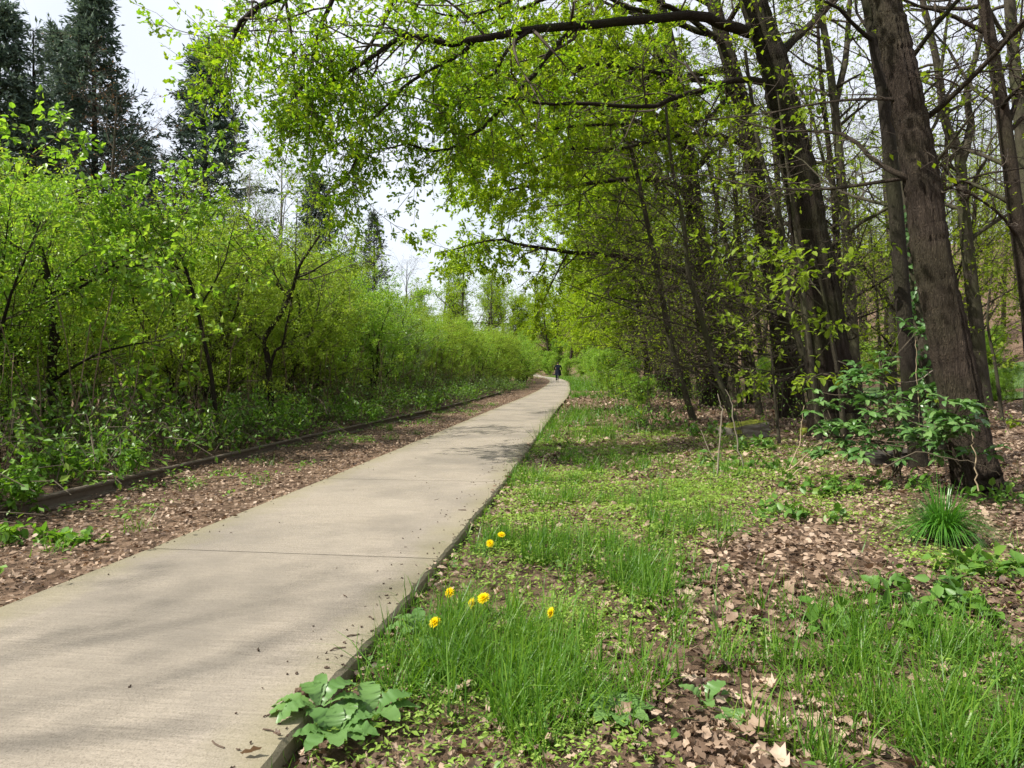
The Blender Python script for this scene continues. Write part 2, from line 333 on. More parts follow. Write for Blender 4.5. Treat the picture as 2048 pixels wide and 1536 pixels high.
n.links.new(p.outputs[0], out.inputs[0]); M['lawn'] = m
struct(link('lawn', G().add(np.stack([LXw, LY, gz(LXw, LY) + .05], -1), Ql).mesh('lawn', M['lawn'], True)))

# ---------------------------------------------------------------- concrete path of cast slabs
def concrete():
    m, n, out = mat('path_concrete'); g = nd(n, 'ShaderNodeNewGeometry'); P = g.outputs['Position']; oi = nd(n, 'ShaderNodeObjectInfo')
    uv = nd(n, 'ShaderNodeUVMap'); sx = nd(n, 'ShaderNodeSeparateXYZ'); n.links.new(uv.outputs[0], sx.inputs[0])
    base = mixc(n, noise(n, 1.6, 5, .62, P), (.222, .192, .150), (.300, .266, .216))
    base = mixc(n, math_(n, 'MULTIPLY', oi.outputs['Random'], .22), base, (.25, .215, .17))
    gr = noise(n, 190, 3, .75, P)
    base = mixc(n, .85, base, ramp(n, gr, [(.28, (.42, .40, .38)), (.5, (1, 1, 1)), (.75, (1.25, 1.22, 1.18))]), 'MULTIPLY')
    # brushed lines across the walking direction
    mp = nd(n, 'ShaderNodeMapping'); mp.inputs['Scale'].default_value = (4, 85, 1); n.links.new(uv.outputs[0], mp.inputs[0])
    br = noise(n, 1.0, 4, .7, mp.outputs[0])
    base = mixc(n, .7, base, ramp(n, br, [(.3, (.70, .69, .67)), (.62, (1.1, 1.1, 1.1))]), 'MULTIPLY')
    st = ramp(n, noise(n, .9, 4, .6, P), [(.44, (0, 0, 0)), (.64, (1, 1, 1))])
    base = mixc(n, math_(n, 'MULTIPLY', st, .75), base, (.15, .133, .108))
    st2 = ramp(n, noise(n, 3.4, 6, .7, P), [(.52, (0, 0, 0)), (.75, (1, 1, 1))]); base = mixc(n, math_(n, 'MULTIPLY', st2, .35), base, (.16, .143, .118))
    # algae and dirt creeping in from both edges
    ed = math_(n, 'ABSOLUTE', sx.outputs[0])
    ed = math_(n, 'ADD', ed, math_(n, 'MULTIPLY', math_(n, 'SUBTRACT', noise(n, 3.2, 5, .65, P), .5), .42))
    ef = ramp(n, ed, [(.60, (0, 0, 0)), (.86, (1, 1, 1))])
    base = mixc(n, math_(n, 'MULTIPLY', ef, .6), base, (.165, .15, .07))
    p = nd(n, 'ShaderNodeBsdfPrincipled'); n.links.new(base, p.inputs['Base Color']); p.inputs['Roughness'].default_value = .85; p.inputs['Specular IOR Level'].default_value = .25
    b = nd(n, 'ShaderNodeBump'); b.inputs['Strength'].default_value = .45; b.inputs['Distance'].default_value = .006
    n.links.new(math_(n, 'ADD', gr, math_(n, 'MULTIPLY', br, 1.2)), b.inputs['Height']); n.links.new(b.outputs[0], p.inputs['Normal']); n.links.new(p.outputs[0], out.inputs[0])
    return m
M['concrete'] = concrete()
TOPZ = .06
def cl_at(s):
    p = np.stack([np.interp(s, seg, cl[:, k]) for k in range(3)], -1)
    q = np.stack([np.interp(s + .05, seg, cl[:, k]) for k in range(3)], -1); r = np.stack([np.interp(s - .05, seg, cl[:, k]) for k in range(3)], -1)
    t = norm(q - r); return p, np.stack([t[..., 1], -t[..., 0], 0 * t[..., 0]], -1)
# bed under the slabs, seen dark in the joints
s_ = np.linspace(.2, seg[-1] - .2, 300); pc, nr = cl_at(s_)
bedV = np.concatenate([pc - nr * (HALF - .03), pc + nr * (HALF - .03)]); bedV[:, 2] = gz(bedV[:, 0], bedV[:, 1]) + .012
k = np.arange(299); path = struct(link('path', G().add(bedV, np.stack([k, k + 300, k + 301, k + 1], -1)).mesh('path', plain('joint_dirt', (.05, .038, .026), (.09, .07, .05), .95, 30))))
s_joint = float(np.interp(3.72, cl[:, 1], seg)); s0 = s_joint - 2.52 * 4
cross = np.r_[-HALF, -HALF, -HALF + .012, np.linspace(-.6, .6, 5), HALF - .012, HALF, HALF]
crz = np.r_[-.09, TOPZ - .014, TOPZ, [TOPZ] * 5, TOPZ, TOPZ - .014, -.09]
j = 0; s = s0
while s < seg[-1] - 3:
    e = s + 2.52; na = 48 if s < s_joint + 7 else 9 if s < s_joint + 40 else 5
    sv = np.linspace(s + .006, e - .006, na); pc, nr = cl_at(sv)
    off = np.broadcast_to(cross, (na, len(cross))).copy()
    wob = .004 * np.sin(sv * 2.3) + .003 * np.sin(sv * 5.1 + 2)
    if na == 48:
        ch = rng.normal(size=48) * .0022 - .010 * np.maximum(0, rng.normal(size=48) - 1.5); off[:, -3] += ch * 1.6; off[:, -2] += ch
    off[:, -3:] += wob[:, None]; off[:, :3] += .6 * wob[::-1, None]
    V = pc[:, None] + nr[:, None] * off[..., None]
    zz = np.broadcast_to(crz, off.shape).copy(); zz[0, 2:-2] -= .004; zz[-1, 2:-2] -= .004
    V[..., 2] = gz(pc[:, 0], pc[:, 1])[:, None] + zz
    ii = np.arange(V.shape[0] * V.shape[1]).reshape(V.shape[:2])
    Qs = np.stack([ii[:-1, :-1], ii[:-1, 1:], ii[1:, 1:], ii[1:, :-1]], -1).reshape(-1, 4)
    # end faces: a skirt down into the joint
    gg = G().add(V, Qs)
    for r_ in (0, -1):
        E = V[r_, 1:-1]; D = E.copy(); D[:, 2] -= .1; nn = len(E); kk = np.arange(nn - 1)
        gg.add(np.concatenate([E, D]), np.stack([kk, kk + 1, kk + 1 + nn, kk + nn], -1))
    me = gg.mesh('slab', M['concrete'], False)
    uv = np.concatenate([np.stack([off, np.broadcast_to(sv[:, None], off.shape)], -1).reshape(-1, 2)] +
                        [np.tile(np.stack([off[r_, 1:-1], np.full(len(cross) - 2, sv[r_])], -1), (2, 1)) for r_ in (0, -1)])
    ul = me.uv_layers.new(name='UVMap'); vi = np.empty(len(me.loops), np.int32); me.loops.foreach_get('vertex_index', vi)
    ul.data.foreach_set('uv', uv[vi].astype(np.float32).ravel())
    link('slab', me, path); s = e

# ---------------------------------------------------------------- old rail along the left verge
def profile_sweep(P, prof, name, m):
    P = np.asarray(P, float); T = norm(np.gradient(P, axis=0)); N = np.stack([T[:, 1], -T[:, 0], 0 * T[:, 0]], -1); prof = np.asarray(prof)
    V = P[:, None] + N[:, None] * prof[None, :, 0:1] + np.array([0, 0, 1.]) * prof[None, :, 1:2]
    n = len(prof); ii = np.arange(len(P) * n).reshape(len(P), n)
    return G().add(V, np.stack([ii[:-1], np.roll(ii[:-1], -1, 1), np.roll(ii[1:], -1, 1), ii[1:]], -1).reshape(-1, 4)).mesh(name, m, False)
rp = resample(np.c_[RAILP, np.zeros(len(RAILP))], 90); rp[:, 2] = -.005
M['rail'] = plain('rusty_rail_steel', (.075, .058, .042), (.15, .125, .095), .75, 25, .3, .2, .4)
tag(link('rail', profile_sweep(rp, [(-.06, 0), (.06, 0), (.055, .018), (.011, .026), (.009, .074), (.029, .082), (.031, .100), (.023, .109), (-.023, .109), (-.031, .100), (-.029, .082), (-.009, .074), (-.014, .03), (-.055, .018)], 'rail', M['rail'])),
    'long rusty rail lying at the foot of the undergrowth left of the path', 'rail')

# ---------------------------------------------------------------- trees
def trunk_geo(g, pts, r0, r1, sides=18, K=36, flare=.55, seed=0, mi=0, pw=1.2, ridge=0.):
    """a tapering, slightly fluted trunk through the points; returns its centre line and radii"""
    P = resample(pts, K); t = np.linspace(0, 1, K); rs = np.random.default_rng(seed)
    P[1:, :2] += (rs.normal(size=(K - 1, 2)) * r0 * .025)
    Rr = r0 + (r1 - r0) * t ** pw
    h = np.linalg.norm(P - P[0], axis=1)
    V, Q = tubes(P, Rr, sides); V = V.reshape(K, sides, 3)
    th = np.arange(sides) * 2 * np.pi / sides; ph = rs.random(6) * 6.28
    fl = 1 + flare * np.exp(-h / (r0 * 2.0))[:, None] * (.65 + .4 * np.sin(4 * th + ph[0]) + .2 * np.sin(7 * th + ph[1]))[None]
    wob = 1 + .03 * np.sin(2 * th[None] + ph[2] + h[:, None] * .3) + .02 * np.sin(5 * th[None] + ph[3] - h[:, None] * .5) + .012 * rs.normal(size=(K, sides))
    if ridge:                          # real bark plates: furrows that run up the trunk and break off
        rd = 0
        for step, amp in ((9, 1.), (4, .6)):
            nn = K // step + 3; col = rs.random((nn, sides)); uu = np.arange(K) / step + rs.random(); i0 = uu.astype(int); fr = (uu - i0)[:, None]; rd = rd + amp * (col[i0] * (1 - fr) + col[i0 + 1] * fr - .5)
        wob = wob + ridge * rd / r0
    V = P[:, None] + (V - P[:, None]) * (fl * wob)[..., None]
    g.add(V, Q, m=mi); return P, Rr

def finish_tree(root, tg, cg, bark, twig, leaf, trunk_label=None):
    """trunk and crown meshes are given in world space; the parts hang under the root at the foot"""
    o = np.array(root.location)
    for name, g, ms, sm in (('trunk', tg, [bark], True), ('crown', cg, [twig, leaf], [True, False])):
        if g is None or not g.V: continue
        g.V = [v - o for v in g.V]; link(name, g.mesh(name, ms, sm), root)
    return root

def limb(pix, r0, r1, K=18):
    P = resample([at(*p) for p in pix], K); P[1:] += rng.normal(size=(K - 1, 3)) * r0 * .12
    return P, r0 + (r1 - r0) * np.linspace(0, 1, K) ** .8
def stackl(ls): return np.stack([l[0] for l in ls]), np.stack([l[1] for l in ls])

def foliate(cg, P, Rr, n2, L2, n3, L3, nl, lsize, tpl='oak', flat=.3, droop2=(-.0, 0, -.02), t0=.15, keep=None, up=.8, tw3=3, bias=None, wig2=.22, K3=3):
    """secondary branches, twigs and leaves on the given limbs"""
    P2, R2 = grow(P, Rr, n2, t0, 1., L2, 55, 6, wig2, droop2, .5, .25, flat=flat, rmin=.005, rmax=.03, bias=bias)
    P3, R3 = grow(P2, R2, n3, .15, 1., L3, 50, K3, .25, (0, 0, -.02), .5, .35, flat=flat, rmin=.003, rmax=.008)
    cg.add(*tubes(P2, R2, 4), m=0); cg.add(*tubes(P3, R3, tw3), m=0)
    V, Q, T = leaves(P3, nl, .25, 1., lsize, tpl, keep=keep, up=up, jit=lsize * .3, pw=.6); cg.add(V, Q, T, m=1)
    return P2, P3

# --- the large oak leaning over the path
def hero_oak():
    base = at(1672, 872, 11.2); base[2] = gz(base[0], base[1]) - .05
    root = thing('oak_tree', 'thick dark leaning oak whose long mossy limbs arch across the top of the path', 'tree', base)
    tg, cg = G(), G()
    tp = [base, at(1655, 700, 11.2), at(1622, 480, 11.25), at(1588, 300, 11.3), at(1548, 130, 11.3), at(1500, -20, 11.3), at(1455, -230, 11.4), at(1420, -520, 11.5), at(1400, -850, 11.6)]
    TP, TR = trunk_geo(tg, tp, .33, .10, 90, 130, .45, 3, ridge=.035)
    A = limb([(1500, 66, 11.2), (1445, 48, 10.9), (1380, 33, 10.5), (1250, 42, 10.0), (1150, 53, 9.6), (1050, 60, 9.2), (960, 76, 8.8), (890, 88, 8.5), (845, 78, 8.3), (800, 76, 8.1), (745, 108, 7.9), (690, 150, 7.7), (648, 172, 7.5), (600, 205, 7.3)], .092, .010, 26)
    B = limb([(952, 77, 8.8), (925, 105, 8.7), (882, 130, 8.5), (820, 164, 8.3), (780, 205, 8.1), (732, 253, 7.9), (718, 307, 7.8), (690, 360, 7.7), (650, 392, 7.6)], .030, .006, 18)
    Cc = limb([(1060, 60, 9.2), (1019, 96, 9.0), (1002, 123, 8.9), (985, 150, 8.9), (934, 181, 8.7), (923, 212, 8.6), (903, 246, 8.5), (880, 275, 8.4)], .032, .006, 18)
    D = limb([(1149, 56, 9.6), (1094, 109, 9.4), (1070, 150, 9.3), (1026, 188, 9.1), (1002, 215, 9.0), (971, 253, 8.9), (940, 273, 8.8), (903, 297, 8.7), (855, 301, 8.5), (815, 288, 8.3), (775, 298, 8.2), (735, 300, 8.1)], .042, .007, 18)
    Fm = limb([(1530, 165, 11.2), (1470, 160, 11.0), (1420, 175, 10.8), (1350, 195, 10.5), (1290, 214, 10.2), (1160, 206, 9.8), (1094, 209, 9.6), (1040, 198, 9.4), (957, 195, 9.1), (890, 215, 8.9)], .06, .008, 18)
    J = limb([(1490, -60, 11.3), (1300, -190, 10.4), (1050, -210, 9.4), (850, -150, 8.7), (690, -70, 8.0), (590, -20, 7.6), (537, 7, 7.4), (485, 38, 7.2), (472, 68, 7.2), (458, 84, 7.1), (440, 100, 7.05)], .08, .007, 26)
    Kk = limb([(1470, -170, 11.4), (1250, -330, 11.4), (1080, -380, 11.2), (900, -330, 10.9), (740, -230, 10.5), (640, -130, 10.2), (560, -40, 10.0), (500, 40, 9.8)], .08, .008, 26)
    J2 = limb([(700, -75, 8.0), (660, 10, 7.9), (635, 70, 7.8), (625, 125, 7.7), (605, 170, 7.6), (585, 200, 7.5)], .035, .007, 18)
    J3 = limb([(850, -150, 8.7), (800, -40, 8.6), (770, 40, 8.5), (735, 95, 8.4), (690, 130, 8.3), (640, 180, 8.2), (590, 240, 8.1)], .035, .007, 18)
    H1 = limb([(1240, -330, 11.4), (1150, -150, 11.0), (1080, -40, 10.8), (980, 20, 10.4), (900, 30, 10.1), (820, 10, 9.8)], .05, .008, 18)
    H2 = limb([(1545, 120, 11.2), (1640, 30, 11.6), (1720, -60, 12), (1850, -120, 12.5), (1990, -130, 13)], .08, .01, 18)
    big = [A, J, Kk]; med = [B, Cc, D, Fm, J2, J3, H1, H2]
    for s_ in (big, med):
        P, Rr = stackl(s_); tg.add(*tubes(P, Rr, 8))
    P, Rr = stackl(big)
    foliate(cg, P[:, 4:], Rr[:, 4:], 18, 1.5, 8, .5, 11, .074, t0=.12, flat=.2)
    P, Rr = stackl(med)
    foliate(cg, P, Rr, 17, 1.25, 8, .45, 12, .074, t0=.2, flat=.2)
    ends, er = stackl([(l[0][-10:], l[1][-10:]) for l in big + med[:7]])
    foliate(cg, ends, er, 9, .65, 6, .35, 11, .062, t0=.1, flat=0, droop2=(-.03, 0, -.08))
    # upper crown above the frame
    P, Rr = grow(TP[77:], TR[77:], 9, .1, .98, 4.2, 60, 8, .12, (-.03, 0, .03), .5, .15); tg.add(*tubes(P, Rr, 6))
    foliate(cg, P, Rr, 7, 1.5, 5, .6, 7, .085, t0=.25)
    return finish_tree(root, tg, cg, M['bark2'], M['twig_dark'], M['oak_leaf'])
hero_oak()

def right_tree(name, label, tp, r0, r1, bark, limbs=(), limb_fol=None, auto=None, leaf='wood_leaf', twig='twig_dark', lsize=.07, tpl='diamond', group=None, K=36, sides=16, flare=.5, seed=1, sink=.05, high=(), ridge=0.):
    tp = [np.asarray(p, float) for p in tp]; tp[0][2] = gz(tp[0][0], tp[0][1]) - sink
    root = thing(name, label, 'tree', tp[0], group=group); tg, cg = G(), G()
    TP, TR = trunk_geo(tg, tp, r0, r1, sides, K, flare, seed, ridge=ridge)
    if len(limbs):
        P, Rr = stackl(limbs); tg.add(*tubes(P, Rr, 7)); f = dict(n2=11, L2=1.2, n3=6, L3=.5, nl=8); f.update(limb_fol or {})
        foliate(cg, P, Rr, lsize=lsize, tpl=tpl, **f)
    if len(high):
        P = np.stack([resample([TP[int(h_[0] * (len(TP) - 1))]] + [np.array(q_, float) for q_ in h_[1:]], 14) for h_ in high]); Rr = np.tile(np.linspace(.07, .012, 14), (len(P), 1)); tg.add(*tubes(P, Rr, 6))
        foliate(cg, P, Rr, 13, 1.7, 7, .6, 14, .08, 'diamond', t0=.2)
    if auto:
        a = dict(n=12, t0=.3, t1=.97, L=3, ang=60, trop=(0, 0, .02), n2=7, L2=1.1, n3=5, L3=.5, nl=5, keep=None, wig=.13, rr=.45, bias=None, flat=.2, shape=.4); a.update(auto)
        P, Rr = grow(TP, TR, a['n'], a['t0'], a['t1'], a['L'], a['ang'], 9, a['wig'], a['trop'], a['rr'], .15, shape=a['shape'], bias=a['bias'])
        tg.add(*tubes(P, Rr, 6)); foliate(cg, P, Rr, a['n2'], a['L2'], a['n3'], a['L3'], a['nl'], lsize, tpl, flat=a['flat'], keep=a['keep'])
    return finish_tree(root, tg, cg, M[bark], M[twig], M[leaf])

# --- front right trunk and its neighbours
right_tree('oak_tree', 'broad brown furrowed trunk leaning left, nearest of the trees at right', 
    [at(1962, 985, 5.9), at(1938, 880, 5.9), at(1900, 690, 5.92), at(1866, 520, 5.95), at(1838, 330, 6.0), at(1800, 130, 6.05), at(1765, -30, 6.1), at(1720, -300, 6.2), at(1690, -700, 6.4), at(1680, -1250, 6.6)], .168, .08, 'bark',
    limbs=[limb([(1858, 232, 6.0), (1930, 170, 5.7), (2000, 95, 5.4), (2070, 20, 5.1), (2150, -50, 4.9)], .028, .012, 12),
           limb([(1822, 362, 6.0), (1790, 345, 6.02), (1750, 322, 6.2), (1700, 275, 6.5), (1640, 262, 6.9), (1560, 262, 7.3), (1480, 240, 7.8)], .03, .008, 12),
           limb([(1826, 352, 6.0), (1782, 360, 6.05), (1700, 372, 6.3), (1600, 380, 6.7), (1500, 372, 7.2), (1400, 350, 7.8), (1320, 360, 8.4)], .022, .006, 12),
           limb([(1805, 200, 6.0), (1775, 198, 6.05), (1700, 200, 6.4), (1620, 210, 6.8), (1540, 225, 7.2), (1460, 235, 7.8), (1400, 240, 8.4)], .018, .006, 12),
           limb([(1870, 400, 6.0), (1900, 375, 5.8), (1960, 350, 5.6), (2060, 335, 5.4)], .016, .006, 12)],
    limb_fol=dict(n2=7, L2=.55, n3=3, L3=.28, nl=2, keep=.35), auto=dict(n=18, t0=.74, t1=.98, L=5.0, rr=.35, n2=9, L2=1.5, n3=6, nl=8, bias=(-1.1, -.35, 0), trop=(-.03, 0, .02)), lsize=.085, seed=5, ridge=.024, high=[(.80, (2.0, 5.0, 8.2), (-.6, 3.2, 8.9), (-3.2, 1.2, 9.2)), (.86, (2.2, 4.5, 9.6), (.2, 2.4, 10.4), (-2.2, .2, 10.8)), (.92, (1.5, 5.5, 10.8), (-1.8, 4.4, 11.6), (-5., 3.0, 11.8))], sides=84, K=150, flare=.2)  # high: unseen limbs, stretched over the path to dapple trunk and verge with shade
right_tree('oak_tree', 'very dark trunk directly behind the glossy shrub, left of the nearest trunk',
    [at(1840, 945, 7.4), at(1822, 800, 7.45), at(1806, 600, 7.5), at(1790, 400, 7.6), at(1768, 200, 7.7), at(1745, 60, 7.8), at(1715, -120, 7.9), at(1690, -500, 8), at(1680, -900, 8.2)], .088, .04, 'bark_dark', auto=dict(n=12, t0=.5, L=3, keep=.5), lsize=.06, seed=7)
ivy = right_tree('ivy_clad_tree', 'slim pale grey trunk wrapped in ivy beside the nearest trunk',
    [at(1880, 932, 7.9), at(1866, 800, 7.9), at(1838, 640, 7.9), at(1822, 520, 7.95), at(1808, 400, 8.0), at(1780, 200, 8.2), at(1760, 0, 8.4), at(1740, -300, 8.6)], .085, .04, 'bark_grey', auto=dict(n=9, t0=.5, L=2.2, keep=.4), lsize=.06, seed=8)
V = resample([at(1880, 932, 7.9), at(1866, 800, 7.9), at(1838, 640, 7.9), at(1822, 520, 7.95), at(1810, 420, 8.0)], 60)
t_ = rng.random(900) ** 1.1 * 59; i_ = t_.astype(int); th = rng.random(900) * 6.283; rad = .10 + .045 * rng.random(900)
ivp = V[i_] + np.stack([np.cos(th) * rad, np.sin(th) * rad, .05 * rng.normal(size=900)], -1)
out_ = np.stack([np.cos(th), np.sin(th), .5 + 0 * th], -1)
g = G(); g.add(*place(ivp, np.array([0, 0, -.6]) + rng.normal(size=(900, 3)) * .5, out_ + rng.normal(size=(900, 3)) * .3, .05 + .03 * rng.random(900), 'broad'))
g.V = [v - np.array(ivy.location) for v in g.V]; link('ivy', g.mesh('ivy', M['laurel_leaf']), ivy)

right_tree('oak_tree', 'dark twin-looking trunk close behind the large leaning oak, on its left',
    [at(1588, 835, 15.4), at(1568, 700, 15.4), at(1540, 520, 15.5), at(1512, 360, 15.5), at(1478, 190, 15.6), at(1430, 20, 15.7), at(1395, -150, 15.8), at(1370, -450, 16), at(1360, -750, 16.3)], .26, .09, 'bark2',
    limbs=[limb([(1478, 190, 15.4), (1420, 165, 14.9), (1350, 152, 14.3), (1282, 138, 13.7), (1214, 130, 13.1), (1128, 136, 12.4), (1074, 130, 12.0), (1010, 128, 11.6), (957, 130, 11.3), (900, 150, 11.0)], .078, .010, 18),
           limb([(1500, 300, 15.4), (1440, 270, 15), (1350, 273, 14.5), (1290, 285, 14.1), (1230, 300, 13.7), (1160, 296, 13.3), (1110, 305, 13), (1070, 322, 12.8), (1010, 330, 12.5), (950, 320, 12.2)], .065, .009, 18),
           limb([(1450, 90, 15.6), (1350, 20, 14.8), (1220, -20, 14), (1120, -10, 13.4), (1040, 20, 13), (960, 60, 12.6), (890, 90, 12.2)], .07, .009, 18),
           limb([(1470, 170, 15.4), (1440, 215, 15.0), (1400, 240, 14.5), (1300, 245, 13.7), (1180, 250, 12.9), (1080, 262, 12.3), (1000, 290, 12), (930, 350, 11.8)], .06, .009, 18)],
    limb_fol=dict(n2=25, L2=1.7, n3=8, L3=.6, nl=36), auto=dict(n=16, t0=.5, L=5, n2=10, L2=1.6, nl=24, bias=(-.8, 0, 0)), leaf='canopy_leaf', lsize=.085, tpl='diamond', seed=11)
right_tree('oak_tree', 'pair-like reddish brown trunk standing where the bare branches start, mid-wood',
    [at(1432, 812, 20.5), at(1420, 700, 20.5), at(1400, 520, 20.6), at(1378, 340, 20.7), at(1355, 180, 20.8), at(1325, 30, 20.9), at(1290, -120, 21.1), at(1270, -400, 21.5)], .34, .11, 'bark2',
    limbs=[limb([(1392, 420, 20.5), (1350, 372, 20), (1280, 357, 19.3), (1180, 368, 18.5), (1130, 376, 18.1), (1060, 372, 17.6), (990, 385, 17.1), (930, 410, 16.7)], .11, .012, 16),
           limb([(1410, 560, 20.5), (1340, 535, 19.6), (1260, 520, 18.8), (1215, 510, 18.4), (1115, 500, 17.8), (1050, 491, 17.4), (1000, 478, 17.0), (940, 490, 16.6), (880, 505, 16.2)], .10, .012, 16),
           limb([(1370, 290, 20.5), (1300, 250, 19.8), (1200, 230, 19), (1100, 240, 18.3), (1020, 270, 17.8), (950, 310, 17.4)], .10, .012, 16),
           limb([(1350, 160, 20.5), (1260, 100, 19.8), (1160, 90, 19), (1060, 130, 18.4), (980, 190, 17.9), (930, 240, 17.5)], .10, .012, 16)],
    limb_fol=dict(n2=27, L2=2.1, n3=8, L3=.75, nl=29), auto=dict(n=18, t0=.35, L=5.5, n2=10, L2=1.8, n3=6, nl=28, bias=(-.9, 0, 0)), leaf='canopy_leaf', lsize=.105, tpl='diamond', seed=12)
right_tree('forked_tree', 'slender grey tree forking high up behind the large leaning oak, sky on both sides',
    [at(1716, 835, 17.5), at(1708, 700, 17.5), at(1695, 500, 17.5), at(1680, 330, 17.5), at(1668, 200, 17.5), at(1652, 80, 17.5), at(1625, -60, 17.5), at(1600, -300, 17.5)], .145, .05, 'bark_grey',
    limbs=[limb([(1670, 210, 17.5), (1690, 120, 17.6), (1700, 0, 17.7), (1712, -160, 17.8), (1715, -350, 18)], .10, .03, 14), limb([(1690, 440, 17.5), (1650, 330, 17.4), (1620, 220, 17.3), (1560, 90, 17.2), (1540, -60, 17.1)], .055, .02, 14)],
    limb_fol=dict(n2=10, L2=1.6, n3=6, L3=.6, nl=5, keep=.6), auto=dict(n=16, t0=.3, L=2.6, n2=6, nl=3, keep=.4), lsize=.075, seed=13)
right_tree('forked_tree', 'knobbly grey tree splitting into two stems at mid height, right of the nearest trunk',
    [at(1968, 815, 19.5), at(1955, 680, 19.5), at(1938, 520, 19.5), at(1925, 400, 19.5), at(1918, 310, 19.5), at(1890, 240, 19.5), at(1875, 130, 19.5), at(1845, 0, 19.5), at(1800, -200, 19.5)], .19, .06, 'bark_grey',
    limbs=[limb([(1920, 330, 19.5), (1940, 260, 19.6), (1935, 180, 19.6), (1960, 80, 19.7), (1965, -60, 19.7), (1985, -260, 19.8)], .13, .04, 14),
           limb([(1900, 260, 19.5), (1880, 190, 19.3), (1890, 80, 19.2), (1910, -60, 19.1)], .075, .03, 14),
           limb([(1930, 420, 19.5), (1900, 350, 19.2), (1850, 300, 19), (1790, 250, 18.8), (1740, 130, 18.5)], .05, .02, 14)],
    limb_fol=dict(n2=10, L2=1.8, n3=5, L3=.7, nl=2, keep=.25), auto=dict(n=14, t0=.25, L=3, n2=6, nl=2, keep=.2), lsize=.075, seed=14)
right_tree('oak_tree', 'brown trunk at the far right edge leaning left beside the picture border',
    [at(2075, 800, 13.0), at(2062, 640, 13), at(2035, 450, 13), at(2010, 260, 13), at(1985, 100, 13), at(1962, -30, 13), at(1930, -250, 13), at(1910, -600, 13)], .16, .06, 'bark', 
    limbs=[limb([(2010, 270, 13), (2040, 180, 13), (2080, 60, 13), (2120, -50, 13)], .055, .02, 10), limb([(2040, 480, 13), (1990, 420, 12.6), (1920, 380, 12.2), (1840, 372, 11.8)], .035, .008, 10)],
    limb_fol=dict(n2=8, L2=1.2, n3=5, L3=.5, nl=2, keep=.3), auto=dict(n=12, t0=.4, L=3, keep=.3, nl=3), lsize=.065, seed=15)

# --- thin leaning saplings in front of the wood
SAP = [('thin dark sapling leaning left in front of the bare branches, nearest the path', [(1388, 842, 14.6), (1345, 700, 14.5), (1318, 560, 14.4), (1300, 470, 14.3), (1285, 400, 14.2), (1262, 300, 14.1), (1225, 190, 14.0), (1200, 60, 14)], .07, 'bark_grey', 4),
       ('thin mossy sapling with a kinked stem, right of the thinnest leaning sapling', [(1478, 868, 11.8), (1448, 790, 11.8), (1420, 700, 11.8), (1390, 590, 11.7), (1376, 540, 11.7), (1368, 450, 11.6), (1345, 340, 11.5), (1330, 200, 11.4)], .062, 'bark_grey', 5),
       ('curved thin trunk touching the left foot of the large leaning oak', [(1640, 862, 12.4), (1622, 790, 12.4), (1608, 720, 12.4), (1580, 620, 12.4), (1572, 520, 12.4), (1556, 420, 12.3), (1520, 300, 12.2), (1490, 100, 12)], .08, 'bark_grey', 6),
       ('thin straight stem in shade between the mid-wood trunk and the leaning oak', [(1500, 815, 22), (1492, 700, 22), (1480, 500, 22), (1462, 300, 22), (1450, 100, 22)], .11, 'bark2', 7),
       ('slim upright stem in the thicket far down the path edge', [(1300, 800, 27), (1290, 700, 27), (1268, 560, 27), (1250, 440, 27), (1240, 300, 27)], .10, 'bark2', 8)]
for lab, pts, r, bk, sd_ in SAP:
    right_tree('sapling', lab, [at(*p) for p in pts], r, r * .35, bk, auto=dict(n=22, t0=.12, t1=.98, L=2.6, ang=62, trop=(-.03, 0, .0), n2=8, L2=.9, n3=5, L3=.4, nl=2, keep=.5, bias=(-.9, -.1, 0), rr=.3, flat=.5), lsize=.06, leaf='wood_leaf', seed=sd_, sides=10, flare=.3, group=None)
# --- understorey saplings with flat sprays of fresh leaves
def spray_sapling(lab, pts, r, n, L, bias, lsize, seed, nl=5, t0=.2):
    tp = [at(*p) for p in pts]; tp[0][2] = gz(tp[0][0], tp[0][1]) - .03
    root = thing('beech_sapling', lab, 'sapling', tp[0]); tg, cg = G(), G()
    TP, TR = trunk_geo(tg, tp, r, r * .3, 8, 26, .3, seed)
    P, Rr = grow(TP, TR, n, t0, 1, L, 75, 8, .10, (0, 0, -.015), .4, .2, bias=bias, flat=.7, shape=.3); tg.add(*tubes(P, Rr, 5))
    P2, R2 = grow(P, Rr, 9, .15, 1, L * .32, 48, 5, .12, (0, 0, -.02), .5, .3, flat=.92, rmin=.0025); cg.add(*tubes(P2, R2, 3), m=0)
    Vv, Q, T = leaves(P2, nl, .2, 1, lsize, 'broad', up=2.2, fwd=.6, droop=.25, jit=.02); cg.add(Vv, Q, T, m=1)
    return finish_tree(root, tg, cg, M['bark_grey'], M['twig'], M['spray_leaf'])
spray_sapling('young tree with tiers of fresh lime green leaves in front of the large leaning oak', [(1690, 905, 8.6), (1680, 780, 8.5), (1660, 660, 8.4), (1640, 560, 8.3), (1622, 490, 8.2)], .035, 11, 1.5, (-.9, -.3, 0), .085, 21, 6, .3)
spray_sapling('young tree holding a low flat spray of lime green leaves behind the pale dead stalks', [(1560, 900, 9.4), (1552, 820, 9.4), (1545, 730, 9.3), (1540, 690, 9.3)], .022, 5, 1.1, (-.6, -.3, 0), .075, 22, 6, .6)
spray_sapling('young tree with leaf tiers hanging before the trunk of the leaning oak, high up', [(1640, 900, 10.2), (1620, 700, 10.1), (1590, 450, 10.0), (1570, 300, 9.9), (1555, 180, 9.8)], .04, 12, 1.2, (-.4, -.5, 0), .08, 23, 5, .55)
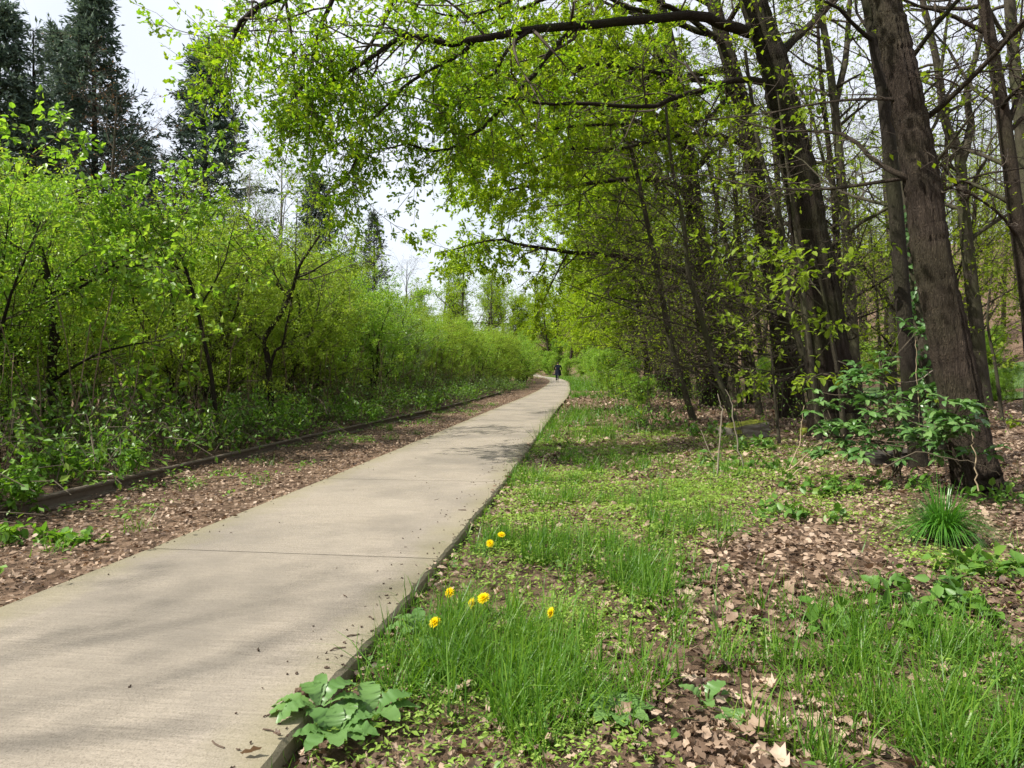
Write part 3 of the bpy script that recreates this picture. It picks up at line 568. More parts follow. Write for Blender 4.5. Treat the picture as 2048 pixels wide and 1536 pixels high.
spray_sapling('leafy young tree glowing green between the forked tree and the dark trunk', [(1765, 830, 21), (1760, 700, 21), (1750, 560, 21), (1740, 450, 21)], .06, 24, 2.6, (-.2, -.3, 0), .11, 24, 8, .15)
spray_sapling('leafy young tree with a dark thin stem at the far right, before the lawn', [(2005, 850, 14), (1992, 740, 14), (1975, 640, 14), (1985, 540, 14)], .04, 10, 1.2, (.2, -.3, 0), .08, 25, 5, .3)

# ---------------------------------------------------------------- kinds of tree that stand in numbers
def proto_tree(pts, r0, r1, seed, lims, sub, leaf, twig, bark, lsize, tpl, sides=12, K=24, flare=.4):
    """a tree at the origin; lims: keyword args for the limbs, sub: for foliage. Returns an unlinked-looking root at the origin"""
    root = thing('tree', 'tree', 'tree'); tg, cg = G(), G()
    TP, TR = trunk_geo(tg, pts, r0, r1, sides, K, flare, seed)
    P, Rr = grow(TP, TR, **lims); tg.add(*tubes(P, Rr, 5))
    foliate(cg, P, Rr, lsize=lsize, tpl=tpl, **sub)
    return finish_tree(root, tg, cg, M[bark], M[twig], M[leaf])
def spread(proto, name, spots, labeler, cat, group=None):
    """the first spot takes the prototype itself, the others copies of it"""
    for i, (x, y, rz, s) in enumerate(spots):
        lab, grp = labeler(i, x, y) if callable(labeler) else (labeler, group)
        z = float(gz(x, y)) - .06
        if i == 0:
            proto.name = name; proto.location = (x, y, z); proto.rotation_euler = (0, 0, rz); proto.scale = (s, s, s); tag(proto, lab, cat)
            if grp: proto['group'] = grp
        else: dup(proto, name, lab, cat, (x, y, z), rz, s, grp)

# --- oaks lining the right side of the path further on, their crowns reaching over it
def arcade(seed, H, lean):
    return proto_tree([(0, 0, 0), (-.15, 0, H * .15), (-.5 * lean, .1, H * .4), (-1.1 * lean, 0, H * .7), (-1.6 * lean, .1, H)], .32, .06, seed,
        dict(n=36, t0=.30, t1=.97, L=5.8, ang=64, K=9, wig=.09, trop=(-.03, 0, .028), rr=.38, rtip=.12, bias=(-1.1, -.15, .0), flat=.35, shape=.45),
        dict(n2=10, L2=1.9, n3=6, L3=.8, nl=22, t0=.25, flat=.35), 'canopy_leaf', 'twig_dark', 'bark2', .135, 'diamond')
arc = [arcade(31, 13, 1.0), arcade(32, 15, 1.3)]
AL = ['overhanging oak behind the bare branches, first of the row receding along the path', 'overhanging oak with low yellow-green boughs, second of the row receding along the path',
      'overhanging yellow-green oak, third of the row receding along the path', 'overhanging yellow-green oak, fourth of the row, near the bend', 'overhanging yellow-green oak at the bend, fifth of the row',
      'bright oak crown low above the cyclist, right of the bend']
AS = [(6.6, 26.5, 0.1, .95), (7.6, 33, -.15, .9), (8.9, 41, .2, .95), (10.2, 51, -.1, .95), (11.4, 63, .15, .9), (12.0, 78, -.2, .85)]
spread(arc[0], 'oak_tree', AS[0::2], lambda i, x, y: (AL[2 * i], None), 'tree')
spread(arc[1], 'oak_tree', AS[1::2], lambda i, x, y: (AL[2 * i + 1], None), 'tree')
for k_, (x, y, rz, s) in enumerate([(13, 100, .5, .9), (11, 128, 2.2, .9), (2.5, 152, 1.2, .95), (-6, 158, 3.9, 1.0), (10, 150, 4.6, 1.0), (18, 140, .3, 1.0), (-15, 160, 2., 1.0), (20, 118, 5.2, .9), (26, 150, 1, 1.1), (5, 168, 4, 1.1), (-24, 152, 3, 1.1), (-32, 165, 1, 1.2), (-2, 172, .4, 1.2), (-18, 178, 2.5, 1.2), (12, 175, 3.3, 1.2), (22, 168, 5, 1.2), (33, 158, .2, 1.1), (-40, 150, 4.2, 1.1), (14, 112, 2.9, .9), (17, 96, 1.9, .9), (7.5, 140, 5.5, 1.0), (-1, 149, 2.9, .9)]):
    dup(arc[k_ % 2], 'far_tree', 'hazy yellow-green tree closing the view beyond the bend', 'tree', (x, y, float(gz(x, y)) - .1), rz, s, 'trees closing the view beyond the bend')

# --- understorey trees with long bare sweeping branches
def bare_tree(seed):
    return proto_tree([(0, 0, 0), (-.25, 0, 1.6), (-.6, .1, 3.4), (-1.1, 0, 5.4), (-1.5, 0, 7.2)], .085, .02, seed,
        dict(n=44, t0=.16, t1=.98, L=3.0, ang=70, K=9, wig=.085, trop=(-.05, -.01, .0), rr=.34, rtip=.15, bias=(-1.2, -.2, -.1), flat=.55, shape=.35),
        dict(n2=9, L2=1.05, n3=4, L3=.42, nl=5, t0=.12, flat=.5, keep=.34), 'canopy_leaf', 'twig', 'bark_grey', .06, 'diamond', 8, 18, .3)
br = [bare_tree(41), bare_tree(42)]
BL = ['thin tree with a fan of brown bare branches sweeping left toward the path', None]
BS0 = [(6.0, 16.5, 0., 1.0), (6.9, 22, .25, .95), (8.0, 29, -.2, 1.0), (8.4, 18, .3, 1.05), (9.8, 38, 0.2, 1.1)]
BS1 = [(6.4, 19, -.25, .9), (7.5, 25, .1, 1.0), (8.9, 34, .15, 1.0), (7.0, 14.2, -.1, 1.1), (7.8, 24, -.3, 1.15)]
bo = sorted(v[1] for v in BS0 + BS1)
for pr, ss in ((br[0], BS0), (br[1], BS1)):
    spread(pr, 'bare_branched_tree', ss, lambda i, x, y: ('thin tree with brown half-bare branches sweeping left, %s nearest of its kind' % 'first second third fourth fifth sixth seventh eighth ninth tenth'.split()[bo.index(y)], 'bare-branched understorey trees'), 'tree')

# --- the wood behind: tall slim trunks with thin spring leaf
def wood_tree(seed, H, keep, leaf='wood_leaf', bark='bark2', t0=.18, nl=4):
    return proto_tree([(0, 0, 0), (-.1, 0, H * .25), (-.35, .2, H * .5), (-.7, 0, H * .8), (-.8, 0, H)], .15, .03, seed,
        dict(n=24, t0=t0, t1=.98, L=3.6, ang=52, K=8, wig=.13, trop=(-.01, 0, .05), rr=.42, rtip=.15, flat=.1, shape=.45),
        dict(n2=8, L2=1.4, n3=5, L3=.6, nl=nl, t0=.2, keep=keep), leaf, 'twig_dark', bark, .10, 'diamond', 10, 22, .4)
wt = [wood_tree(51, 14, .5), wood_tree(52, 16, .30, 'wood_leaf', 'bark_grey'), wood_tree(53, 9, None, t0=.12, nl=5)]
spots = [[], [], []]; rs = np.random.default_rng(5); tries = 0; allp = []
while sum(map(len, spots)) < 105 and tries < 6000:
    tries += 1; y = rs.uniform(15, 100); x = rs.uniform(8.5 + .02 * y, 14 + .62 * y)
    if 24 < y < 36 and 14.5 < x < 24: continue
    if y < 24 and x > 14 and rs.random() < .5: continue
    if any((x - a) ** 2 + (y - b) ** 2 < (2.4 + .02 * y) ** 2 for a, b in allp): continue
    allp.append((x, y)); k_ = 1 if (x > .62 * y + 2 and rs.random() < .55) else int(rs.choice([0, 1, 2], p=[.45, .2, .35]))
    spots[k_].append((x, y, rs.uniform(0, 6.28), rs.uniform(.8, 1.2)))
for pr, ss, la, gr in zip(wt, spots, ['slim brown trunk with thin fresh leaf standing deep in the wood at right', 'slim grey nearly leafless tree standing deep in the wood at right', 'leafy lime green tree standing deep in the wood at right'],
                          ['slim brown trees deep in the wood', 'nearly leafless grey trees deep in the wood', 'leafy lime trees deep in the wood']):
    spread(pr, 'woodland_tree', ss, la, 'tree', gr)

# --- hedge of young trees and tall shrubs on the left
def shrub(seed, H, nst, leaf, lsize, tpl, twig='twig_dark', bark='bark_dark', nl=47, splay=.6, spike=5, t0=.19, keep=None):
    root = thing('hedge_tree', 'x', 'tree'); tg, cg = G(), G(); rs = np.random.default_rng(seed)
    P0 = []; R0 = []
    for i in range(nst):
        a = rs.random() * 6.28; e = splay * rs.random() ** .6
        pts = [np.array([.15 * math.cos(a), .15 * math.sin(a), -.05]) * (1 if nst > 1 else 0)]
        top = np.array([math.cos(a) * e * H * .55, math.sin(a) * e * H * .55, H * rs.uniform(.75, 1.0)])
        pts += [pts[0] * .5 + top * np.array([.25, .25, .30]) + rs.normal(size=3) * .08, top * np.array([.6, .6, .64]) + rs.normal(size=3) * .12, top]
        P0.append(resample(pts, 12)); R0.append(np.linspace(.045, .008, 12) * (H / 4) * rs.uniform(.7, 1.2))
    P0 = np.array(P0); R0 = np.array(R0); tg.add(*tubes(P0, R0, 6))
    P1, R1 = grow(P0, R0, 15, t0, 1., H * .42, 58, 7, .14, (0, 0, .05), .5, .2, shape=.55, flat=.2); cg.add(*tubes(P1, R1, 4), m=0)
    P2, R2 = grow(P1, R1, 6, .15, 1., H * .15, 50, 4, .2, (0, 0, .03), .5, .3, rmin=.002); cg.add(*tubes(P2, R2, 3), m=0)
    V, Q, T = leaves(P2, nl, .1, 1., lsize, tpl, up=.9, fwd=.4, droop=.3, jit=.05, keep=keep); cg.add(V, Q, T, m=1)
    # upright leading shoots
    P3, R3 = grow(P0[:spike], R0[:spike], 5, .7, 1., H * .22, 22, 5, .06, (0, 0, .2), .6, .3, shape=.2); cg.add(*tubes(P3, R3, 3), m=0)
    V, Q, T = leaves(P3, 26, .1, 1., lsize, tpl, up=.5, fwd=.5, droop=.3, jit=.03); cg.add(V, Q, T, m=1)
    return finish_tree(root, tg, cg, M[bark], M[twig], M[leaf])
SH = {'maple': [shrub(61, 4.6, 5, 'maple_leaf', .058, 'kite'), shrub(62, 4.2, 6, 'maple_leaf', .055, 'kite', splay=.75)],
      'hazel': [shrub(63, 4.3, 6, 'hazel_leaf', .05, 'diamond', nl=60, splay=.7), shrub(64, 4.0, 7, 'hazel_leaf', .05, 'diamond', nl=60, splay=.8, t0=.18)],
      'aspen': [shrub(65, 3.6, 5, 'aspen_leaf', .055, 'diamond', 'twig_pale', 'bark_grey', nl=26)]}
HS = {(k_, i): [] for k_ in SH for i in range(len(SH[k_]))}
rs = np.random.default_rng(17)
FRONT = {}; ORD = 'first second third fourth fifth sixth seventh eighth ninth tenth eleventh twelfth thirteenth fourteenth fifteenth'.split()
def put(kind, x, y, s, front=False):
    if front and (x - 0) / y > -.86 and len([1 for v in FRONT.values() if v[0] == kind]) < 15: FRONT[(x, y)] = (kind, len([1 for v in FRONT.values() if v[0] == kind]))
    i = int(rs.integers(len(SH[kind]))); HS[(kind, i)].append((x, y, rs.uniform(0, 6.28), s))
y = 4.6
while y < 108:
    off = 2.5 if y < 26 else 2.5 - 1.2 * sstep(26, 45, y)
    x = float(xr(np.array([y]))[0]) - off + rs.normal() * .25
    kind = ('maple' if y < 8.8 else 'hazel' if y < 13.5 else rs.choice(['maple', 'hazel', 'hazel'])) if not 20 < y < 24 else 'aspen'
    sc_ = .56 if y < 7.5 else .68 if y < 10 else .86 if y < 16 else .82
    put(str(kind), x, y, sc_ * rs.uniform(.9, 1.08), True); y += 1.5 if y < 14 else 1.9 if y < 30 else 2.7
y = 6.0
while y < 70:
    x = float(xr(np.array([y]))[0]) - 5.0 + rs.normal() * .4; put(str(rs.choice(['maple', 'maple', 'hazel'])), x, y, rs.uniform(.82, .98)); y += 2.6
y = 9.0
while y < 60:
    x = float(xr(np.array([y]))[0]) - 8.6 + rs.normal() * .6; put(str(rs.choice(['maple', 'hazel'])), x, y, rs.uniform(.88, 1.05)); y += 3.6
HL = {'maple': ('bushy young maple in the rear or far end of the left hedge', 'young maples in the left hedge'),
      'hazel': ('fine-leaved yellow-green bush in the rear or far end of the left hedge', 'yellow-green bushes in the left hedge'),
      'aspen': ('pale silvery-green bush glinting in the hedge halfway down the path', 'silvery bushes in the left hedge')}
for (k_, i), ss in HS.items():
    def lab(i_, x_, y_, k_=k_):
        if (x_, y_) not in FRONT or k_ == 'aspen': return HL[k_]
        return ('%s of the front-row hedge %s left of the path, counted from the camera' % (ORD[FRONT[(x_, y_)][1]], {'maple': 'maples', 'hazel': 'yellow-green bushes'}[k_]), HL[k_][1])
    if ss: spread(SH[k_][i], 'hedge_tree', ss, lab, 'tree')
    else: bpy.data.objects.remove(SH[k_][i])
# low bushes on the bank right of the bend
lo = shrub(66, 2.2, 6, 'maple_leaf', .07, 'diamond', 'twig', 'bark_grey', nl=26, splay=.8, spike=2, t0=.05)
ls = [(3.9, 21.0, 0, .45), (4.2, 25.5, 2, .7), (4.6, 30, 1, .85), (5.2, 35, 3, .9), (5.6, 40, 5, 1.0), (6.6, 45, 2, 1.1), (7.3, 51, 4, 1.2), (8.0, 58, 1, 1.2), (8.6, 66, 3, 1.3), (9.4, 75, 5, 1.4), (10, 85, .6, 1.5), (10, 97, 2.6, 1.5), (8.6, 112, 2, 1.4), (12, 70, 2, 1.8), (13, 60, 5, 1.8), (14, 88, 1, 2.), (6.8, 126, 3, 1.6), (3.2, 138, 4, 1.8), (-3, 146, 1, 2.), (9, 140, 2, 2.4), (-10, 150, 5, 2.2), (1, 143, 3, 2.4), (5.5, 134, 1, 1.8), (-6, 152, 2, 2.6), (12, 130, 4, 2.2), (15, 120, 3, 2.2), (-16, 154, 1, 2.6), (4, 156, 5, 3.), (-12, 162, 2, 3.), (10, 160, 4, 3.), (16, 104, 1, 2.), (12.5, 97, 4, 1.8), (18, 41, 1, 1.0), (24, 44, 3, 1.2), (28, 40, 2, 1.1), (14, 46, 5, 1.1), (21, 52, 1, 1.4), (30, 52, 4, 1.4), (12, 33, 2, .8), (16.5, 23, 3, .6)]
LN = sorted(range(len(ls)), key=lambda i: ls[i][1])[:15]
spread(lo, 'low_bush', ls, lambda i, x, y: (('%s nearest of the low rounded green bushes along the right bank' % ORD[LN.index(i)]) if i in LN else 'low rounded green bush far off beside or beyond the path bend', 'low bushes on the right bank'), 'bush')

# two trees whose dark stems show in the hedge
def hedge_special(lab, pts, limbs, r, leaf, lsize, tpl, nl):
    tp = [at(*p) for p in pts]; tp[0][2] = gz(tp[0][0], tp[0][1]) - .05
    root = thing('hedge_tree', lab, 'tree', tp[0]); tg, cg = G(), G()
    TP, TR = trunk_geo(tg, tp, r, r * .35, 10, 24, .3, 4)
    P, Rr = stackl(limbs); tg.add(*tubes(P, Rr, 6))
    foliate(cg, P, Rr, 10, .9, 6, .4, nl, lsize, tpl, t0=.2, flat=.5)
    P, Rr = grow(TP, TR, 8, .5, 1, 1.4, 55, 7, .12, (0, 0, .04), .45, .2, flat=.3); cg.add(*tubes(P, Rr, 4), m=0)
    foliate(cg, P, Rr, 6, .6, 5, .3, nl, lsize, tpl)
    return finish_tree(root, tg, cg, M['bark_dark'], M['twig_dark'], M[leaf])
hedge_special('young maple with a dark straight trunk at the far left of the hedge', [(108, 815, 8.2), (104, 740, 8.2), (108, 660, 8.2), (98, 590, 8.2), (94, 545, 8.2), (60, 420, 8.2), (50, 330, 8.2)],
    [limb([(98, 590, 8.2), (150, 565, 8.1), (200, 540, 8.0), (260, 532, 7.9), (330, 535, 7.8)], .03, .006, 12), limb([(100, 600, 8.2), (160, 575, 8.4), (240, 520, 8.6), (300, 440, 8.8)], .03, .006, 12), limb([(108, 760, 8.2), (180, 715, 8.0), (260, 690, 7.8), (330, 680, 7.6)], .022, .005, 12), limb([(95, 560, 8.2), (40, 500, 8.1), (-40, 470, 8.0), (-120, 440, 8.)], .025, .006, 12)], .055, 'maple_leaf', .085, 'broad', 6)
hedge_special('yellow-green hedge tree with a dark stem forking wide in mid hedge', [(548, 760, 11.0), (535, 715, 11), (528, 680, 11), (560, 630, 11), (585, 580, 11), (600, 530, 11), (640, 470, 11.)],
    [limb([(540, 735, 11.0), (552, 700, 11), (565, 690, 11), (575, 640, 11), (590, 560, 11), (592, 480, 11), (595, 400, 11)], .03, .006, 14), limb([(578, 592, 11), (560, 575, 11), (520, 540, 11), (470, 480, 10.9), (440, 420, 10.8)], .025, .006, 14), limb([(595, 555, 11), (620, 545, 10.9), (660, 520, 10.8), (700, 500, 10.7)], .02, .005, 14), limb([(528, 685, 11), (500, 660, 10.8), (470, 655, 10.6), (430, 640, 10.4)], .02, .005, 14)], .05, 'hazel_leaf', .045, 'diamond', 12)
hedge_special('slender leaning hedge sapling between the two dark-stemmed hedge trees', [(440, 825, 9.0), (424, 760, 9), (410, 690, 9), (395, 620, 9), (372, 540, 9), (345, 480, 9), (310, 400, 9)],
    [limb([(395, 620, 9), (420, 580, 9), (450, 520, 9), (470, 440, 9)], .018, .005, 10), limb([(372, 545, 9), (330, 520, 9), (290, 480, 8.9), (260, 420, 8.8)], .018, .005, 10)], .03, 'maple_leaf', .07, 'broad', 7)

# --- conifers beyond the hedge
def conifer(seed, H, Rb, needle, nb=13, lev=30, dens=12, droop=-.05, bare=.12, bark='bark_dark', thin=None, up=.25, sz=.21):
    root = thing('spruce_tree', 'x', 'tree'); tg, cg = G(), G(); rs = np.random.default_rng(seed)
    TP, TR = trunk_geo(tg, [(0, 0, 0), (.1, 0, H * .3), (0, .1, H * .7), (0, 0, H)], .26 * H / 18, .015, 9, 30, .3, seed)
    h = np.repeat(H * (bare + (1 - bare) * np.linspace(0, .99, lev) ** .9), nb); nB = len(h); h = h + rs.normal(size=nB) * H * .012
    a = rs.random(nB) * 6.283; tt = np.clip(h / H, 0, 1); L = Rb * (1 - tt) ** 1.05 * rs.uniform(.4, 1.2, nB) + .15
    K = 6; d = norm(np.stack([np.cos(a), np.sin(a), up + .5 * tt - .15 * (1 - tt)], -1)); P = np.empty((nB, K, 3)); P[:, 0] = np.stack([0 * h, 0 * h, np.minimum(h, H * .995)], -1); cur = d
    for k_ in range(1, K):
        cur = norm(cur + rs.normal(size=cur.shape) * .06 + np.array([0, 0, droop if k_ < 4 else .10])); P[:, k_] = P[:, k_ - 1] + cur * (L / (K - 1))[:, None]
    Rr = np.clip(L * .011, .004, .05)[:, None] * np.linspace(1, .2, K)[None]; cg.add(*tubes(P, Rr, 3), m=0)
    P2, R2 = grow(P, Rr, 8, .2, 1., .75, 45, 3, .08, (0, 0, -.03), .5, .4, flat=.75, shape=.5, rmin=.003)
    cg.add(*tubes(P2, R2, 3), m=0)
    V, Q, T = leaves(P2, dens, .0, 1., sz, 'slim', up=.6, fwd=1.1, droop=.1, jit=.02, keep=thin); cg.add(V, Q, T, m=1)
    V, Q, T = leaves(P, 10, .25, 1., sz, 'slim', up=.6, fwd=1.1, droop=.1, jit=.02, keep=thin); cg.add(V, Q, T, m=1)
    return finish_tree(root, tg, cg, M[bark], M['twig_dark'], M[needle])
def seat(o, px, d, name, label, cat, rz=0., s=1.):
    x = (px - 1024) / F * d; o.name = name; o.location = (x, d, float(gz(x, d)) - .1); o.rotation_euler = (0, 0, rz); o.scale = (s, s, s); tag(o, label, cat); return o
s1 = conifer(71, 17.0, 6.6, 'spruce', dens=10, nb=12, lev=30, droop=-.09)
seat(s1, 186, 29, 'spruce_tree', 'tall dark spruce with its tip at the top edge, beside the dead-topped one', 'tree')
s2 = conifer(72, 15.6, 6.2, 'spruce', dens=10, nb=12, lev=29, droop=-.09)
seat(s2, 412, 30, 'spruce_tree', 'dark blue-green spruce standing alone just left of the overhanging oak leaves', 'tree', 1.0, .97)
dup(s2, 'spruce_tree', 'dark spruce cut by the left picture edge, its tip leaning in', 'tree', ((2 - 1024) / F * 27, 27, .3), 2.2, .96)
dup(s1, 'spruce_tree', 'second pointed spruce top rising left of the tallest spruce', 'tree', ((122 - 1024) / F * 33, 33, .5), 3.0, .99)
dup(s2, 'spruce_tree', 'broad dark spruce filling the gap low at the left edge', 'tree', ((45 - 1024) / F * 31, 31, .7), 4.0, .78)
dup(s1, 'spruce_tree', 'small dark spruce low between the two tall spruces', 'tree', ((285 - 1024) / F * 33, 33, .8), 5.0, .66)
dup(s2, 'spruce_tree', 'dark spruce half hidden behind the dangling oak branch, right of the birch', 'tree', ((632 - 1024) / F * 36, 36, .5), .4, .68)
s3 = conifer(73, 15, 1.8, 'spruce', nb=6, lev=26, dens=2, thin=.4, bare=.3)
seat(s3, 66, 28, 'spruce_tree', 'spruce with a dead, nearly bare top against the sky at far left', 'tree', 0, 1.0)
s4 = conifer(74, 15.5, 5.4, 'farcon', nb=9, lev=24, dens=4, thin=.8, up=.55, bare=.3)
seat(s4, 748, 60, 'conifer', 'distant grey-green conifer centred in the gap of sky', 'tree', 0, .95)
dup(s4, 'conifer', 'distant thin conifer beside the one centred in the sky gap, on its left', 'tree', ((702 - 1024) / F * 62, 62, .3), 2, .75)

def bgtree(seed, H, leaf, lsize, keep, bark, twig, up=.06, ang=38):
    return proto_tree([(0, 0, 0), (.1, 0, H * .3), (0, .15, H * .6), (.1, 0, H)], .16, .02, seed, dict(n=26, t0=.22, t1=.98, L=H * .33, ang=ang, K=8, wig=.12, trop=(0, 0, up), rr=.45, rtip=.15, shape=.5),
        dict(n2=9, L2=H * .10, n3=6, L3=H * .05, nl=5, t0=.15, keep=keep), leaf, twig, bark, lsize, 'diamond', 9, 20, .3)
b1 = bgtree(81, 11.5, 'birch_leaf', .09, .55, 'birch_bark', 'twig')
seat(b1, 560, 33, 'birch_tree', 'airy pale green birch with fine twigs right of the lone spruce', 'tree')
dup(b1, 'birch_tree', 'soft green rounded birch in front of the airy one, above the hedge', 'tree', ((500 - 1024) / F * 26, 26, .3), 2.0, .72)
b2 = bgtree(82, 11, 'oldleaf', .07, .12, 'bark_grey', 'twig_dark', .05, 45)
seat(b2, 812, 55, 'bare_tree', 'nearly bare grey tree right of the distant conifer', 'tree', 0, .9)
dup(b2, 'bare_tree', 'brownish nearly leafless tree in front of the tall spruce at left', 'tree', ((230 - 1024) / F * 24, 24, .3), 1.4, .95)
dup(b2, 'bare_tree', 'brownish nearly leafless tree at the foot of the lone spruce', 'tree', ((370 - 1024) / F * 25, 25, .3), 3.4, .72)
dup(b2, 'bare_tree', 'nearly leafless tree left of the viewer whose twigs faintly shade the slabs', 'tree', (-9.6, -.6, 0), .4, 1.05)
b3 = bgtree(83, 10, 'oak_leaf', .12, .35, 'bark_grey', 'twig_dark', .03, 50)
seat(b3, 925, 46, 'oak_tree', 'open-branched oak with sparse bright leaves above the far hedge', 'tree', 0, .92)
dup(b3, 'oak_tree', 'second open-branched oak just right of the first, above the far hedge', 'tree', ((985 - 1024) / F * 62, 62, .2), 2.2, .95)

# ---------------------------------------------------------------- ground layer
def on_ground(x, y, z=0.): return np.stack([x, y, gz(x, y) + z], -1)
def off_path(x, y, m=.0): return np.abs(x - xc(y)) > HALF + m
def blob_w(x, y, blobs):               # how strongly the blobs (px, py, radius m, weight) cover a ground point
    w_ = np.zeros_like(x)
    for px, py, r, a in blobs:
        c = gnd(px, py); w_ = np.maximum(w_, a * np.exp(-((x - c[0]) ** 2 + ((y - c[1]) * .8) ** 2) / (r * r)))
    return w_
def nz(x, y, f, s=0):                  # cheap smooth noise 0..1
    r = np.random.default_rng(s); a = r.random(8) * 6.28; v = 0
    for i in range(4):
        th = a[i]; v = v + np.sin(f * (1 + .6 * i) * (x * np.cos(th) + y * np.sin(th)) + a[i + 4] * (1 + i)) / (1 + .4 * i)
    return np.clip(.5 + v / 4.2, 0, 1)

# fallen leaves
def litter(name, label, x, y, size, flat=.9, tpl='curl', more=None):
    g = G()
    for x, y, tpl in [(x, y, tpl)] + ([(more[0], more[1], 'curl')] if more else []): litter_add(g, x, y, size, flat, tpl)
    o = link(name, g.mesh(name, M['litter'], True)); o['kind'] = 'stuff'; o['label'] = label; o['category'] = 'leaf litter'; return o
def litter_add(g, x, y, size, flat, tpl):
    n_ = len(x); th = rng.random(n_) * 6.283
    d = np.stack([np.cos(th), np.sin(th), .25 * rng.normal(size=n_)], -1); nr = np.array([0, 0, flat]) + rng.normal(size=(n_, 3)) * .5
    s = size * np.clip(.85 * np.exp(.42 * rng.normal(size=n_)), .3, 1.6)
    V, Q, T = place(on_ground(x, y, .004 + .035 * rng.random(n_) ** 1.5 + np.where(np.abs(x - xc(y)) < HALF + .01, TOPZ - .01, 0)), d, nr, s, tpl, s * rng.uniform(.7, 1.25, n_), s * rng.uniform(-1.8, 2.8, n_))
    g.add(V, Q, T)
x = rng.uniform(-2.2, 7.6, 105000); y = 1.2 + 8.8 * rng.random(105000)
green = blob_w(x, y, [(1200, 1050, .95, .85), (1080, 1110, .6, .8), (1330, 1000, .8, .6), (1000, 1330, .45, .7), (1900, 1420, .5, .6), (1130, 950, .7, .7), (1180, 880, 1.2, .8), (1430, 930, .8, .6), (930, 1200, .2, .5)])
BARE = [(1620, 1140, .42, 1.), (1560, 1200, .3, .9), (1450, 1450, .28, .9), (1290, 1400, .22, .8), (1560, 1420, .25, .9), (1720, 1180, .3, .8)]
bare = blob_w(x, y, BARE)
k_ = (x > xc(y) + HALF + .01 - .09 * np.maximum(0, rng.random(len(x)) - .8) / .2 * rng.random(len(x))) & (np.abs(x) < .86 * y + .5) & (rng.random(len(x)) < np.clip((.15 + 1.1 * nz(x, y, 2.6, 3)) - .6 * green + bare, .10, 1))
x, y = x[k_], y[k_]; k_ = y < 3.4; go = litter('leaf_litter', 'pinkish brown dry oak leaves strewn over the verge right of the path', x[k_], y[k_], .041, tpl='crinkle', more=(x[~k_], y[~k_]))
y = 1.5 + 30 * rng.random(80000) ** 1.35; x = rng.uniform(-4.2, .3, 80000)
k_ = (x < xc(y) - HALF + .02 * rng.normal(size=len(x))) & (x > xr(y) - .02) & (np.abs(x) < .85 * y + .5)
litter('leaf_litter', 'small crumbled dry leaves between the rusty rail and the path', x[k_], y[k_], .029)
y = 8 + 26 * rng.random(32000) ** 1.3; x = rng.uniform(.5, 17, 32000)
k_ = (x > xc(y) + HALF + .05) & (x < .85 * y)
litter('leaf_litter', 'dry leaves covering the woodland floor under the trees at right', x[k_], y[k_], .085)

# grass
def blades(name, label, x, y, h, wid, material='grass', lean=1.1, kind='stuff'):
    n_ = len(x); th = rng.random(n_) * 6.283; d = np.stack([np.cos(th) * lean * rng.random(n_), np.sin(th) * lean * rng.random(n_), np.ones(n_)], -1)
    nr = np.stack([-np.cos(th), -np.sin(th), .1 + 0 * th], -1) * -1
    hh = h * np.clip(1 + .35 * rng.normal(size=n_), .3, 1.9)
    V, Q, T = place(on_ground(x, y, -.005), d, -nr, hh, 'blade', wid * rng.uniform(.6, 1.3, n_), hh * rng.uniform(-1.9, .9, n_))
    o = link(name, G().add(V, Q, T).mesh(name, M[material])); o['kind'] = kind; o['label'] = label; o['category'] = 'grass'; return o
GB = [(1120, 880, .6, 260), (1150, 845, .9, 320), (1090, 960, .4, 260), (1250, 1010, .5, 260), (1350, 950, .6, 240), (1160, 1090, .3, 220), (970, 1260, .2, 220), (1050, 1380, .2, 240), (1150, 920, .45, 190), (1190, 935, .3, 120), (1060, 1100, .22, 320), (1010, 1090, .12, 160), (1230, 1150, .22, 330), (1280, 1180, .2, 260), (1380, 1060, .25, 200), (1100, 1010, .3, 160),
      (930, 1330, .22, 420), (1000, 1350, .25, 420), (1100, 1290, .16, 300), (1180, 1400, .2, 240), (870, 1280, .12, 160), (1060, 1450, .2, 260), (1300, 1100, .3, 200),
      (1900, 1400, .32, 420), (1990, 1330, .3, 380), (1820, 1480, .25, 300), (1950, 1500, .25, 380), (2040, 1450, .25, 340), (1700, 1330, .2, 260), (1640, 1250, .2, 160), (1560, 1350, .2, 120), (1850, 1290, .3, 420),
      (780, 1420, .12, 110), (750, 1330, .1, 90), (1400, 1250, .3, 170), (1560, 1480, .25, 160), (1450, 960, .5, 160), (1300, 930, .5, 160), (1180, 860, .9, 330), (1200, 830, 1.2, 420), (1170, 795, 1.6, 700), (1160, 780, 2.0, 900), (1178, 772, 2.6, 900), (1150, 770, 1.6, 500)]
gx, gy, gh = [], [], []
for px, py, r, n_ in GB:
    n_ = int(n_ * (2.1 if 900 < px < 1420 else 1.5)); c = gnd(px, py); nc = max(3, n_ // 28); cx = c[0] + rng.normal(size=nc) * r * .65; cyy = c[1] + rng.normal(size=nc) * r * .75; i_ = rng.integers(nc, size=n_)
    gx.append(cx[i_] + rng.normal(size=n_) * .022 * (1 + r)); gy.append(cyy[i_] + rng.normal(size=n_) * .022 * (1 + r)); gh.append(rng.uniform(.6, 1.15, n_) * (.16 if px > 1750 and py > 1200 else .15 if py > 900 else .28))
ye = 1.4 + 9 * rng.random(700); gx.append(xc(ye) + HALF + .012 + .07 * rng.random(700) ** 2); gy.append(ye); gh.append(np.full(700, .07))
n_ = 4200; xx = rng.uniform(-1.4, 6, n_); yy = 1.4 + 8 * rng.random(n_); kk = nz(xx, yy, 3.1, 9) > .52; gx.append(xx[kk]); gy.append(yy[kk]); gh.append(np.full(kk.sum(), .08))
gx = np.concatenate(gx); gy = np.concatenate(gy); gh = np.concatenate(gh); k_ = (gx > xc(gy) + HALF + .01); 
